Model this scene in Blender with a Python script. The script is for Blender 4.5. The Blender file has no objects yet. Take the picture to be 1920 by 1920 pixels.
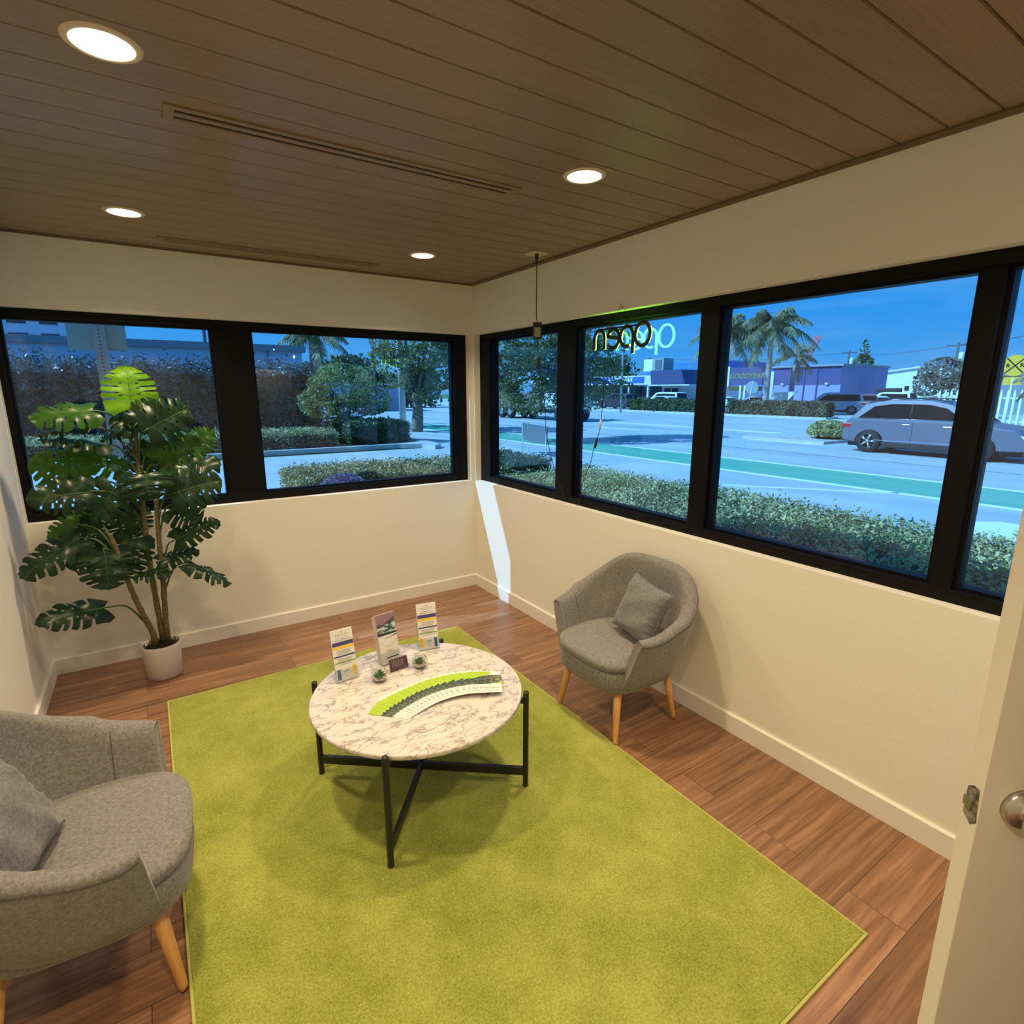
import bpy, bmesh, math, random
from mathutils import Vector, Matrix, Euler
PI = math.pi
R = math.radians
random.seed(7)
SC = bpy.context.scene
COL = SC.collection
# ---------------------------------------------------------------- camera
F, YAW, PITCH = 1028.68, 0.5813, 0.2175
CAMP = Vector((-2.3703, -4.2113, 1.746))
cam_d = bpy.data.cameras.new('camera')
cam = bpy.data.objects.new('camera', cam_d)
COL.objects.link(cam)
cam_d.sensor_fit = 'HORIZONTAL'
cam_d.sensor_width = 36
cam_d.lens = F / 1920 * 36
cam_d.clip_start = 0.02
cam_d.clip_end = 600
fwd = Vector((math.sin(YAW) * math.cos(PITCH), math.cos(YAW) * math.cos(PITCH), -math.sin(PITCH)))
rgt = Vector((math.cos(YAW), -math.sin(YAW), 0))
upv = rgt.cross(fwd)
rm = Matrix((rgt, upv, -fwd)).transposed()
cam.rotation_euler = rm.to_euler()
cam.location = CAMP
SC.camera = cam
# ---------------------------------------------------------------- view
SC.view_settings.view_transform = 'Standard'
SC.view_settings.look = 'None'
SC.view_settings.exposure = 0.0
SC.view_settings.gamma = 1.0
SC.view_settings.use_curve_mapping = False
SC.cycles.max_bounces = 10
SC.cycles.transparent_max_bounces = 16
SC.cycles.sample_clamp_indirect = 6
SC.cycles.use_denoising = True
# ---------------------------------------------------------------- sky
W = bpy.data.worlds.new('sky')
SC.world = W
W.use_nodes = True
wn, wl = W.node_tree.nodes, W.node_tree.links
wn.clear()
wo = wn.new('ShaderNodeOutputWorld'); wb = wn.new('ShaderNodeBackground')
tc = wn.new('ShaderNodeTexCoord'); sx = wn.new('ShaderNodeSeparateXYZ')
cr = wn.new('ShaderNodeValToRGB')
cr.color_ramp.elements[0].position = 0.0
cr.color_ramp.elements[0].color = (0.09, 0.42, 0.95, 1)
cr.color_ramp.elements[1].position = 0.5
cr.color_ramp.elements[1].color = (0.014, 0.27, 0.93, 1)
e = cr.color_ramp.elements.new(0.13); e.color = (0.022, 0.35, 1.0, 1)
wl.new(tc.outputs['Generated'], sx.inputs[0])
wl.new(sx.outputs['Z'], cr.inputs[0])
mpw = wn.new('ShaderNodeMapping'); mpw.inputs['Scale'].default_value = (1.2, 1.2, 9)
nz = wn.new('ShaderNodeTexNoise'); nz.inputs['Scale'].default_value = 3.0; nz.inputs['Detail'].default_value = 6
cr2 = wn.new('ShaderNodeValToRGB'); cr2.color_ramp.elements[0].position = 0.5; cr2.color_ramp.elements[1].position = 0.85
mx = wn.new('ShaderNodeMixRGB'); mx.inputs[2].default_value = (0.20, 0.50, 0.95, 1)
wl.new(tc.outputs['Generated'], mpw.inputs[0]); wl.new(mpw.outputs[0], nz.inputs['Vector'])
wl.new(nz.outputs[0], cr2.inputs[0])
ml = wn.new('ShaderNodeMath'); ml.operation = 'MULTIPLY'; ml.inputs[1].default_value = 0.6
wl.new(cr2.outputs[0], ml.inputs[0]); wl.new(ml.outputs[0], mx.inputs[0])
wl.new(cr.outputs[0], mx.inputs[1])
wl.new(mx.outputs[0], wb.inputs[0])
wb.inputs[1].default_value = 1.0
wl.new(wb.outputs[0], wo.inputs[0])
# ---------------------------------------------------------------- sun
sd = bpy.data.lights.new('sun', 'SUN')
so = bpy.data.objects.new('sun', sd)
COL.objects.link(so)
so.rotation_euler = Vector((1, -0.426, -0.95)).to_track_quat('-Z', 'Y').to_euler()
so.location = (-10, 5, 12)
sd.energy = 7.5
sd.angle = 0.009
sd.color = (0.31, 0.64, 1.0)
LAMP_W = 15.3
LAMP_C = (1.0, 0.80, 0.50)


# ================================================================ helpers
def lin(h):
    if isinstance(h, tuple):
        h = [c / 255 for c in h]
    return tuple([c / 12.92 if c <= 0.04045 else ((c + 0.055) / 1.055) ** 2.4 for c in h]) + (1,)


def mat(name, color, rough=0.6, metal=0.0, noise=None, spec=0.5, bump=None, emit=None, sheen=0):
    m = bpy.data.materials.new(name)
    m.use_nodes = True
    n, l = m.node_tree.nodes, m.node_tree.links
    b = n['Principled BSDF']
    c = tuple(color[:3]) + (1,)
    b.inputs['Base Color'].default_value = c
    b.inputs['Roughness'].default_value = rough
    b.inputs['Metallic'].default_value = metal
    b.inputs['Specular IOR Level'].default_value = spec
    if sheen:
        b.inputs['Sheen Weight'].default_value = sheen
    if emit:
        b.inputs['Emission Color'].default_value = tuple(emit[0][:3]) + (1,)
        b.inputs['Emission Strength'].default_value = emit[1]
    t = None
    if noise:   # (color2, scale, mapping scale, low, high)
        t = n.new('ShaderNodeTexCoord')
        mp = n.new('ShaderNodeMapping')
        mp.inputs['Scale'].default_value = noise[2]
        nn = n.new('ShaderNodeTexNoise')
        nn.inputs['Scale'].default_value = noise[1]
        nn.inputs['Detail'].default_value = 5
        rp = n.new('ShaderNodeValToRGB')
        rp.color_ramp.elements[0].position = noise[3]
        rp.color_ramp.elements[1].position = noise[4]
        rp.color_ramp.elements[0].color = c
        rp.color_ramp.elements[1].color = tuple(noise[0][:3]) + (1,)
        l.new(t.outputs['Object'], mp.inputs[0]); l.new(mp.outputs[0], nn.inputs['Vector'])
        l.new(nn.outputs[0], rp.inputs[0]); l.new(rp.outputs[0], b.inputs['Base Color'])
    if bump:    # (scale, strength, distance)
        t = t or n.new('ShaderNodeTexCoord')
        bn = n.new('ShaderNodeTexNoise'); bn.inputs['Scale'].default_value = bump[0]; bn.inputs['Detail'].default_value = 3
        bb = n.new('ShaderNodeBump'); bb.inputs['Strength'].default_value = bump[1]; bb.inputs['Distance'].default_value = bump[2]
        l.new(t.outputs['Object'], bn.inputs['Vector']); l.new(bn.outputs[0], bb.inputs['Height'])
        l.new(bb.outputs[0], b.inputs['Normal'])
    return m


def glass_mat(name, tint=(0.93, 0.96, 0.97), refl=1.0):
    m = bpy.data.materials.new(name)
    m.use_nodes = True
    n, l = m.node_tree.nodes, m.node_tree.links
    n.clear()
    o = n.new('ShaderNodeOutputMaterial'); mi = n.new('ShaderNodeMixShader')
    tr = n.new('ShaderNodeBsdfTransparent'); gl = n.new('ShaderNodeBsdfGlossy'); fr = n.new('ShaderNodeFresnel')
    tr.inputs[0].default_value = tuple(tint) + (1,)
    gl.inputs['Roughness'].default_value = 0.0
    gl.inputs['Color'].default_value = (refl, refl, refl, 1)
    ge = n.new('ShaderNodeNewGeometry'); mr = n.new('ShaderNodeMapRange')      # same reflectance from both faces of the pane
    mr.inputs['To Min'].default_value = 1.5; mr.inputs['To Max'].default_value = 1 / 1.5
    l.new(ge.outputs['Backfacing'], mr.inputs[0]); l.new(mr.outputs[0], fr.inputs['IOR'])
    l.new(fr.outputs[0], mi.inputs[0]); l.new(tr.outputs[0], mi.inputs[1]); l.new(gl.outputs[0], mi.inputs[2])
    l.new(mi.outputs[0], o.inputs[0])
    return m


def leaf_mat(name, c1, c2, trans, rough=0.35, spec=0.5, veins=False, tcol=None):
    m = bpy.data.materials.new(name)
    m.use_nodes = True
    n, l = m.node_tree.nodes, m.node_tree.links
    b = n['Principled BSDF']; o = n['Material Output']
    b.inputs['Roughness'].default_value = rough
    b.inputs['Specular IOR Level'].default_value = spec
    t = n.new('ShaderNodeTexCoord'); nn = n.new('ShaderNodeTexNoise'); nn.inputs['Scale'].default_value = 9 if veins else 2.2
    nn.inputs['Detail'].default_value = 4
    rp = n.new('ShaderNodeValToRGB'); rp.color_ramp.elements[0].position = 0.38; rp.color_ramp.elements[1].position = 0.64
    rp.color_ramp.elements[0].color = tuple(c1) + (1,); rp.color_ramp.elements[1].color = tuple(c2) + (1,)
    l.new(t.outputs['Object'], nn.inputs['Vector']); l.new(nn.outputs[0], rp.inputs[0])
    src = rp.outputs[0]
    l.new(src, b.inputs['Base Color'])
    tr = n.new('ShaderNodeBsdfTranslucent'); mi = n.new('ShaderNodeMixShader'); mi.inputs[0].default_value = trans
    if tcol:
        tr.inputs[0].default_value = tuple(tcol) + (1,)
    else:
        l.new(src, tr.inputs[0])
    l.new(b.outputs[0], mi.inputs[1]); l.new(tr.outputs[0], mi.inputs[2]); l.new(mi.outputs[0], o.inputs[0])
    return m


def mesh_of(name, bm, smooth=False):
    me = bpy.data.meshes.new(name)
    bm.normal_update()
    bm.to_mesh(me)
    bm.free()
    if smooth:
        for p in me.polygons:
            p.use_smooth = True
    return me


def obj(name, bm, m, parent=None, smooth=False, bevel=0, seg=2, mw=None, auto=False):
    me = mesh_of(name, bm, smooth)
    o = bpy.data.objects.new(name, me)
    COL.objects.link(o)
    for k in (m if isinstance(m, (list, tuple)) else [m]):
        me.materials.append(k)
    if parent is not None:
        o.parent = parent
    if mw is not None:
        o.matrix_local = mw
    if bevel:
        md = o.modifiers.new('bevel', 'BEVEL'); md.width = bevel; md.segments = seg; md.limit_method = 'ANGLE'; md.angle_limit = R(40)
        md.harden_normals = False
    return o


def tag(o, label, cat, group=None, kind=None):
    o['label'] = label
    o['category'] = cat
    if group: o['group'] = group
    if kind: o['kind'] = kind
    return o


def thing(name, label, cat, loc=(0, 0, 0), rz=0, group=None, kind=None):
    o = bpy.data.objects.new(name, None)
    o.empty_display_size = 0.1
    COL.objects.link(o)
    o.location = loc
    o.rotation_euler = (0, 0, rz)
    return tag(o, label, cat, group, kind)


def struct(name, bm, m, parent=None, **k):
    o = obj(name, bm, m, parent, **k)
    o['kind'] = 'structure'
    return o


def dup(root, loc=None, rot=None, label=None, group=None):
    r = root.copy(); COL.objects.link(r)
    if loc is not None: r.location = loc
    if rot is not None: r.rotation_euler = rot
    if label: r['label'] = label
    if group: r['group'] = group
    for ch in list(root.children):
        c = ch.copy(); COL.objects.link(c); c.parent = r
        for g in list(ch.children):
            d = g.copy(); COL.objects.link(d); d.parent = c
    return r


NB = bmesh.new


def box(bm, x0, x1, y0, y1, z0, z1, mi=0):
    v = [bm.verts.new(p) for p in ((x0, y0, z0), (x1, y0, z0), (x1, y1, z0), (x0, y1, z0),
                                   (x0, y0, z1), (x1, y0, z1), (x1, y1, z1), (x0, y1, z1))]
    for f in ((0, 3, 2, 1), (4, 5, 6, 7), (0, 1, 5, 4), (1, 2, 6, 5), (2, 3, 7, 6), (3, 0, 4, 7)):
        bm.faces.new([v[i] for i in f]).material_index = mi
    return bm


def B(*a):
    return box(NB(), *a)


def tube(bm, pts, r, seg=8, caps=True, mi=0):
    pts = [Vector(p) for p in pts]
    rr = r if isinstance(r, (list, tuple)) else [r] * len(pts)
    rings = []
    a = None
    for i, p in enumerate(pts):
        d = (pts[min(i + 1, len(pts) - 1)] - pts[max(i - 1, 0)])
        if d.length < 1e-9: d = Vector((0, 0, 1))
        d.normalize()
        if a is None:
            a = d.orthogonal().normalized()
        else:
            a = (a - d * a.dot(d))
            a = a.normalized() if a.length > 1e-6 else d.orthogonal().normalized()
        b = d.cross(a)
        rings.append([bm.verts.new(p + (a * math.cos(2 * PI * k / seg) + b * math.sin(2 * PI * k / seg)) * rr[i]) for k in range(seg)])
    for i in range(len(rings) - 1):
        for k in range(seg):
            f = bm.faces.new((rings[i][k], rings[i][(k + 1) % seg], rings[i + 1][(k + 1) % seg], rings[i + 1][k]))
            f.material_index = mi; f.smooth = True
    if caps:
        bm.faces.new(rings[0][::-1]).material_index = mi
        bm.faces.new(rings[-1]).material_index = mi
    return bm


def lathe(bm, prof, seg=32, c=(0, 0, 0), mi=0, smooth=True):
    rings = []
    for r, z in prof:
        if r < 1e-6:
            rings.append([bm.verts.new((c[0], c[1], c[2] + z))])
        else:
            rings.append([bm.verts.new((c[0] + r * math.cos(2 * PI * k / seg), c[1] + r * math.sin(2 * PI * k / seg), c[2] + z)) for k in range(seg)])
    for i in range(len(rings) - 1):
        a, b = rings[i], rings[i + 1]
        for k in range(seg):
            q = (k + 1) % seg
            if len(a) == 1 and len(b) == 1: continue
            if len(a) == 1: f = bm.faces.new((a[0], b[q], b[k]))
            elif len(b) == 1: f = bm.faces.new((a[k], a[q], b[0]))
            else: f = bm.faces.new((a[k], a[q], b[q], b[k]))
            f.material_index = mi; f.smooth = smooth
    return bm


def prism(bm, poly, y0, y1, axis='y', mi=0):
    """poly of (a,b) extruded along an axis: y -> (a,y,b); x -> (x,a,b); z -> (a,b,z)."""
    def P(a, b, t):
        return (a, t, b) if axis == 'y' else ((t, a, b) if axis == 'x' else (a, b, t))
    A = [bm.verts.new(P(a, b, y0)) for a, b in poly]
    C = [bm.verts.new(P(a, b, y1)) for a, b in poly]
    n = len(poly)
    fs = [bm.faces.new(A), bm.faces.new(C[::-1])]
    for i in range(n):
        fs.append(bm.faces.new((A[i], C[i], C[(i + 1) % n], A[(i + 1) % n])))
    for f in fs: f.material_index = mi
    bmesh.ops.recalc_face_normals(bm, faces=fs)
    return bm


def grid(bm, fn, nu, nv, closed_u=False, closed_v=False, mi=0, smooth=True):
    vs = [[bm.verts.new(fn(i / (nu if closed_u else nu - 1), j / (nv if closed_v else nv - 1))) for j in range(nv)] for i in range(nu)]
    for i in range(nu if closed_u else nu - 1):
        for j in range(nv if closed_v else nv - 1):
            f = bm.faces.new((vs[i][j], vs[(i + 1) % nu][j], vs[(i + 1) % nu][(j + 1) % nv], vs[i][(j + 1) % nv]))
            f.material_index = mi; f.smooth = smooth
    return vs


def lerp(a, b, t): return a + (b - a) * t


def pw(xs, ys, x):
    """piecewise smooth interpolation"""
    if x <= xs[0]: return ys[0]
    for i in range(1, len(xs)):
        if x <= xs[i]:
            t = (x - xs[i - 1]) / (xs[i] - xs[i - 1]); t = t * t * (3 - 2 * t)
            return ys[i - 1] + (ys[i] - ys[i - 1]) * t
    return ys[-1]


def text(name, body, size, m, parent, loc, rot, depth=0.0, align='CENTER', shear=0, bold=0.0, spacing=1.0):
    cu = bpy.data.curves.new(name, 'FONT')
    cu.body = body; cu.size = size; cu.align_x = align; cu.align_y = 'CENTER'
    cu.extrude = depth; cu.shear = shear; cu.offset = bold; cu.space_character = spacing
    tmp = bpy.data.objects.new(name, cu)
    COL.objects.link(tmp)
    bpy.context.view_layer.update()
    me = bpy.data.meshes.new_from_object(tmp.evaluated_get(bpy.context.evaluated_depsgraph_get()))
    bpy.data.objects.remove(tmp)
    o = bpy.data.objects.new(name, me)
    COL.objects.link(o)
    me.materials.clear(); me.materials.append(m)
    o.parent = parent
    o.location = loc
    if isinstance(rot, Matrix):
        o.rotation_euler = rot.to_euler()
    else:
        o.rotation_euler = rot
    return o


def ray(u, v):
    return rm @ Vector(((u - 960) / F, -(v - 960) / F, -1.0))


def atx(u, v, x):
    d = ray(u, v); t = (x - CAMP.x) / d.x; return CAMP + d * t


def aty(u, v, y):
    d = ray(u, v); t = (y - CAMP.y) / d.y; return CAMP + d * t


def basis(right, up):
    """matrix whose x is right, y is up, z the outward normal"""
    r = Vector(right).normalized(); u = Vector(up); u = (u - r * u.dot(r)).normalized(); n = r.cross(u)
    return Matrix((r, u, n)).transposed()
# ================================================================ room materials
M_WALL = mat('wall_paint', (0.80, 0.76, 0.67), 0.75, bump=(60, 0.15, 0.004))
M_TRIM = mat('white_trim', (0.80, 0.76, 0.68), 0.45)
M_FRAME = mat('black_aluminium', (0.004, 0.004, 0.005), 0.5, spec=0.15)
M_GLASS = glass_mat('window_glass', refl=0.62)
M_BLACK = mat('black_metal', (0.010, 0.010, 0.011), 0.42)
M_CHROME = mat('brushed_nickel', (0.55, 0.53, 0.50), 0.28, 1.0)


def wood_mat(name, cols, plank_w, plank_l, axis_x=True, rough=0.35, gap=(0.05, 0.03, 0.02), streak=(1.2, 26, 1), bricks=True, contrast=1.0, tone=0.15):
    m = bpy.data.materials.new(name)
    m.use_nodes = True
    n, l = m.node_tree.nodes, m.node_tree.links
    b = n['Principled BSDF']; b.inputs['Roughness'].default_value = rough
    t = n.new('ShaderNodeTexCoord')
    mp = n.new('ShaderNodeMapping'); mp.inputs['Scale'].default_value = streak
    # per-plank offset
    br = n.new('ShaderNodeTexBrick')
    br.inputs['Color1'].default_value = (0, 0, 0, 1); br.inputs['Color2'].default_value = (1, 1, 1, 1)
    br.inputs['Mortar'].default_value = (0.5, 0.5, 0.5, 1)
    br.inputs['Scale'].default_value = 1.0
    br.inputs['Mortar Size'].default_value = 0.0012 if bricks else 0.0
    br.inputs['Brick Width'].default_value = plank_l
    br.inputs['Row Height'].default_value = plank_w
    br.offset = 0.37
    l.new(t.outputs['Object'], br.inputs['Vector'])
    add = n.new('ShaderNodeVectorMath'); add.operation = 'ADD'
    sc = n.new('ShaderNodeVectorMath'); sc.operation = 'SCALE'; sc.inputs['Scale'].default_value = 13.0
    l.new(br.outputs['Color'], sc.inputs[0])
    l.new(t.outputs['Object'], mp.inputs[0])
    l.new(mp.outputs[0], add.inputs[0]); l.new(sc.outputs[0], add.inputs[1])
    nz = n.new('ShaderNodeTexNoise'); nz.inputs['Scale'].default_value = 1.6; nz.inputs['Detail'].default_value = 9; nz.inputs['Roughness'].default_value = 0.62
    nz.inputs['Distortion'].default_value = 0.6
    l.new(add.outputs[0], nz.inputs['Vector'])
    rp = n.new('ShaderNodeValToRGB')
    rp.color_ramp.elements[0].position = 0.5 - 0.22 / contrast; rp.color_ramp.elements[1].position = 0.5 + 0.22 / contrast
    rp.color_ramp.elements[0].color = tuple(cols[0]) + (1,)
    rp.color_ramp.elements[1].color = tuple(cols[2]) + (1,)
    e = rp.color_ramp.elements.new(0.5); e.color = tuple(cols[1]) + (1,)
    l.new(nz.outputs[0], rp.inputs[0])
    # tone of each plank
    hs = n.new('ShaderNodeHueSaturation')
    mr = n.new('ShaderNodeMapRange'); mr.inputs['To Min'].default_value = 1 - tone; mr.inputs['To Max'].default_value = 1 + tone
    l.new(br.outputs['Color'], mr.inputs[0]); l.new(mr.outputs[0], hs.inputs['Value'])
    l.new(rp.outputs[0], hs.inputs['Color'])
    mx = n.new('ShaderNodeMixRGB'); mx.inputs[2].default_value = tuple(gap) + (1,)
    l.new(br.outputs['Fac'], mx.inputs[0]); l.new(hs.outputs[0], mx.inputs[1])
    l.new(mx.outputs[0], b.inputs['Base Color'])
    return m


M_FLOOR = wood_mat('laminate_floor', ((0.13, 0.060, 0.030), (0.24, 0.118, 0.062), (0.38, 0.205, 0.115)), 0.185, 1.28, rough=0.32)
M_CEIL = wood_mat('ceiling_board', ((0.20, 0.130, 0.078), (0.25, 0.165, 0.102), (0.31, 0.215, 0.14)), 0.145, 7.0, rough=0.36,
                  streak=(5.0, 150, 1), bricks=False, contrast=0.9, tone=0.05)
M_CTRIM = mat('ceiling_trim_wood', (0.13, 0.078, 0.035), 0.5)

# ================================================================ room shell
W_, L_, H_ = 3.044, 4.55, 2.6
T_ = 0.20
ZB, ZT = 0.971, 2.204
fl = struct('floor', B(-W_ - T_, T_, -L_ - 1.9, T_, -0.12, 0.0), M_FLOOR)
# ceiling boards run along x, V grooves between them
bm = NB()
y = 0.046
k = 0
while y > -L_ - 1.8:
    g = 0.0046
    y1 = y - 0.145
    prism(bm, [(min(y, 0.19) - g, H_), (y1 + g, H_), (y1 + g * 0.5, H_ + 0.006), (y1 + g * 0.5, H_ + 0.012), (y - g * 0.5, H_ + 0.012), (y - g * 0.5, H_ + 0.006)], -W_, 0.0, 'x')
    y = y1
box(bm, -W_ - T_, T_, -L_ - 1.9, T_, H_ + 0.012, H_ + 0.15, 1)
struct('ceiling', bm, [M_CEIL, mat('groove_shadow_gap', (0.03, 0.018, 0.010), 0.9)])
# walls with window openings
bm = NB()
box(bm, -W_ - T_, T_, 0, T_, -0.15, ZB)
box(bm, -W_ - T_, T_, 0, T_, ZT, H_)
box(bm, -0.035, T_, 0, T_, ZB, ZT)
box(bm, -W_ - T_, -W_ + 0.004, 0, T_, ZB, ZT)
struct('wall_back', bm, M_WALL)
bm = NB()
YE = -4.42
box(bm, 0, T_, -L_ - 0.1, 0, -0.15, ZB)
box(bm, 0, T_, -L_ - 0.1, 0, ZT, H_)
box(bm, 0, T_, -0.02, 0, ZB, ZT)
box(bm, 0, T_, -L_ - 0.1, YE, ZB, ZT)
struct('wall_right', bm, M_WALL)
struct('wall_left', B(-W_ - T_, -W_, -L_ - 1.9, 0, -0.15, H_), M_WALL)
bm = NB()
box(bm, -W_, -1.32, -L_ - 0.12, -L_, 0, H_)
box(bm, -0.36, 0, -L_ - 0.12, -L_, 0, H_)
box(bm, -1.32, -0.36, -L_ - 0.12, -L_, 2.08, H_)
struct('wall_front', bm, M_WALL)
bm = NB()
box(bm, -W_ - T_, T_, -L_ - 1.9, -L_ - 1.8, -0.1, H_)
box(bm, 0, T_, -L_ - 1.8, -L_ - 0.12, -0.1, H_)
struct('wall_hall', bm, M_WALL)
# roof slab with a small eave, outside
struct('roof', B(-W_ - T_ - 0.3, T_ + 0.3, -L_ - 2.0, T_ + 0.3, 2.78, 2.95), mat('roof_edge', (0.5, 0.5, 0.5), 0.7))
struct('wall_parapet', B(-W_ - T_ + 0.01, T_ - 0.01, -L_ - 1.89, T_ - 0.01, 2.75, 2.78), M_WALL)
# baseboards
BT, BH = 0.015, 0.101


def bprof(s):
    return [(0, 0), (s * BT, 0), (s * BT, BH - 0.006), (s * (BT - 0.004), BH), (0, BH)]


bm = NB(); prism(bm, [(0, 0), (-BT, 0), (-BT, BH - .005), (-BT + .004, BH), (0, BH)], -W_, 0, 'x'); struct('baseboard_back', bm, M_TRIM)
bm = NB(); prism(bm, [(0, 0), (-BT, 0), (-BT, BH - .005), (-BT + .004, BH), (0, BH)], -L_, -BT, 'y'); struct('baseboard_right', bm, M_TRIM)
bm = NB(); prism(bm, [(-W_, 0), (-W_ + BT, 0), (-W_ + BT, BH - .005), (-W_ + BT - .004, BH), (-W_, BH)], -L_, -BT, 'y'); struct('baseboard_left', bm, M_TRIM)
# wooden trim along the ceiling
bm = NB()
prism(bm, [(0, H_), (-0.018, H_), (-0.018, H_ - 0.006), (-0.006, H_ - 0.012), (0, H_ - 0.012)], -W_, 0, 'x')
struct('trim_1', bm, M_CTRIM)
bm = NB(); prism(bm, [(0, H_), (-0.03, H_), (-0.03, H_ - 0.008), (-0.012, H_ - 0.016), (0, H_ - 0.016)], -L_, -0.018, 'y'); struct('trim_2', bm, M_CTRIM)
bm = NB(); prism(bm, [(-W_, H_), (-W_ + 0.018, H_), (-W_ + 0.018, H_ - 0.006), (-W_ + 0.006, H_ - 0.012), (-W_, H_ - 0.012)], -L_, -0.018, 'y'); struct('trim_3', bm, M_CTRIM)


# windows -----------------------------------------------------------
def window(name, a0, a1, panes, fd0, fd1, gl, axis):
    """frame in the plane of a wall; a = coordinate along the wall, panes = list of glass spans"""
    r = bpy.data.objects.new(name, None); COL.objects.link(r); r['kind'] = 'structure'

    def bx(bm, s0, s1, d0, d1, z0, z1):
        if axis == 'x': box(bm, s0, s1, d0, d1, z0, z1)
        else: box(bm, d0, d1, s0, s1, z0, z1)
    zg0, zg1 = 1.034, 2.142
    bm = NB()
    bx(bm, a0, a1, fd0, fd1, ZB, zg0 - 0.012)
    bx(bm, a0, a1, fd0, fd1, zg1 + 0.012, ZT)
    edges = [a0] + [e for p in panes for e in p] + [a1]
    for i in range(0, len(edges), 2):
        w0, w1 = edges[i], edges[i + 1]
        bx(bm, w0 + (0 if i == 0 else 0.014), w1 - (0 if i == len(edges) - 2 else 0.014), fd0, fd1, zg0 - 0.012, zg1 + 0.012)
    obj('window_frame', bm, M_FRAME, r, bevel=0.003)['kind'] = 'structure'
    for p0, p1 in panes:
        bm = NB()
        d0, d1 = fd0 + 0.025, fd1 - 0.01
        bx(bm, p0 - 0.014, p0, d0, d1, zg0 - 0.012, zg1 + 0.012)
        bx(bm, p1, p1 + 0.014, d0, d1, zg0 - 0.012, zg1 + 0.012)
        bx(bm, p0, p1, d0, d1, zg0 - 0.012, zg0)
        bx(bm, p0, p1, d0, d1, zg1, zg1 + 0.012)
        s = obj('sash', bm, M_FRAME, r)
        bm = NB()
        bx(bm, p0, p1, gl, gl + 0.006, zg0, zg1)
        obj('glass_pane', bm, M_GLASS, s)
    return r


window('window_1', -W_ + 0.004, -0.035, [(-W_ + 0.05, -1.96), (-1.695, -0.165)], 0.06, 0.15, 0.10, 'x')
window('window_2', -4.42, -0.02, [(-4.38, -3.505), (-3.405, -2.40), (-2.262, -1.285), (-1.075, -0.19)], 0.055, 0.15, 0.095, 'y')

# door, standing open ------------------------------------------------
dr = bpy.data.objects.new('door_1', None); COL.objects.link(dr); dr['kind'] = 'structure'
dr.location = (-1.061, -3.906, 0)
dr.rotation_euler = (0, 0, R(-37))       # local +x runs from the free edge to the hinge, local -y is the face with the knob
M_DOOR = mat('door_paint', (0.82, 0.76, 0.66), 0.42)
obj('door_slab', B(0, 0.86, -0.042, 0, 0.012, 2.04), M_DOOR, dr, bevel=0.002)
bm = NB(); prism(bm, [(-0.041, 0.905), (-0.041 + 0.012, 0.892), (-0.008, 0.905), (-0.008, 0.965), (-0.020, 0.975), (-0.041 + 0.006, 0.975)], -0.0015, 0.001, 'x')
lp = obj('latch_plate', bm, mat('worn_nickel', (0.35, 0.32, 0.28), 0.45, 0.3, noise=((0.08, 0.07, 0.06), 60, (1, 1, 1), .4, .6)), dr)
bm = NB(); prism(bm, [(-0.031, -0.010), (-0.011, -0.010), (-0.011, 0.010), (-0.031, 0.010)], -0.009, 0.0, 'x')
o = obj('latch_bolt', bm, M_CHROME, lp); o.location = (0, 0, 0.938)
kb = bpy.data.objects.new('door_knob', None)
bm = NB()
lathe(bm, [(0, 0), (0.041, 0), (0.041, 0.008), (0.037, 0.014), (0.018, 0.016), (0.014, 0.028), (0.026, 0.034), (0.035, 0.044), (0.0375, 0.056), (0.034, 0.067), (0.022, 0.073), (0, 0.075)], 40)
o = obj('door_knob', bm, M_CHROME, dr); o.location = (0.078, -0.042, 0.945); o.rotation_euler = (R(90), 0, 0)
bpy.data.objects.remove(kb)

# ceiling lights -----------------------------------------------------
M_LENS = mat('lamp_lens', (1, 1, 1), 0.4, emit=((1.0, 0.86, 0.58), 6.0))
M_LRING = mat('lamp_ring', (0.62, 0.52, 0.38), 0.5)
LB = ['large round recessed ceiling light near the top left corner', 'recessed ceiling light nearest the right wall above the armchair',
      'recessed ceiling light at the far left above the potted plant', 'small round recessed ceiling light in the far right corner',
      None, None]
proto = None
for i, (lx, ly) in enumerate(((-2.352, -2.304), (-0.764, -2.304), (-2.345, -0.712), (-0.757, -0.705), (-2.35, -3.90), (-0.76, -3.90))):
    lab = LB[i] or ('round recessed ceiling light near the doorway, on the side of the %s wall' % ('blank left' if lx < -1.5 else 'street window'))
    if proto is None:
        proto = r = thing('ceiling_light', lab, 'ceiling light', (lx, ly, H_), 0, 'recessed round ceiling lights')
        bm = NB(); lathe(bm, [(0.0705, -0.0012), (0.0705, -0.005), (0.082, -0.004), (0.088, -0.0005), (0.088, 0.0)], 48); obj('trim_ring', bm, M_LRING, r)
        bm = NB(); lathe(bm, [(0.0, -0.0035), (0.07, -0.003), (0.07, 0)], 48); obj('light_lens', bm, M_LENS, r)
    else:
        r = dup(proto, (lx, ly, H_), None, lab)
    ld = bpy.data.lights.new('downlight', 'AREA'); ld.shape = 'DISK'; ld.size = 0.13; ld.energy = LAMP_W; ld.color = LAMP_C
    ld.spread = R(125)
    lo = bpy.data.objects.new('downlight', ld); COL.objects.link(lo); lo.location = (lx, ly, H_ - 0.008)


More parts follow.
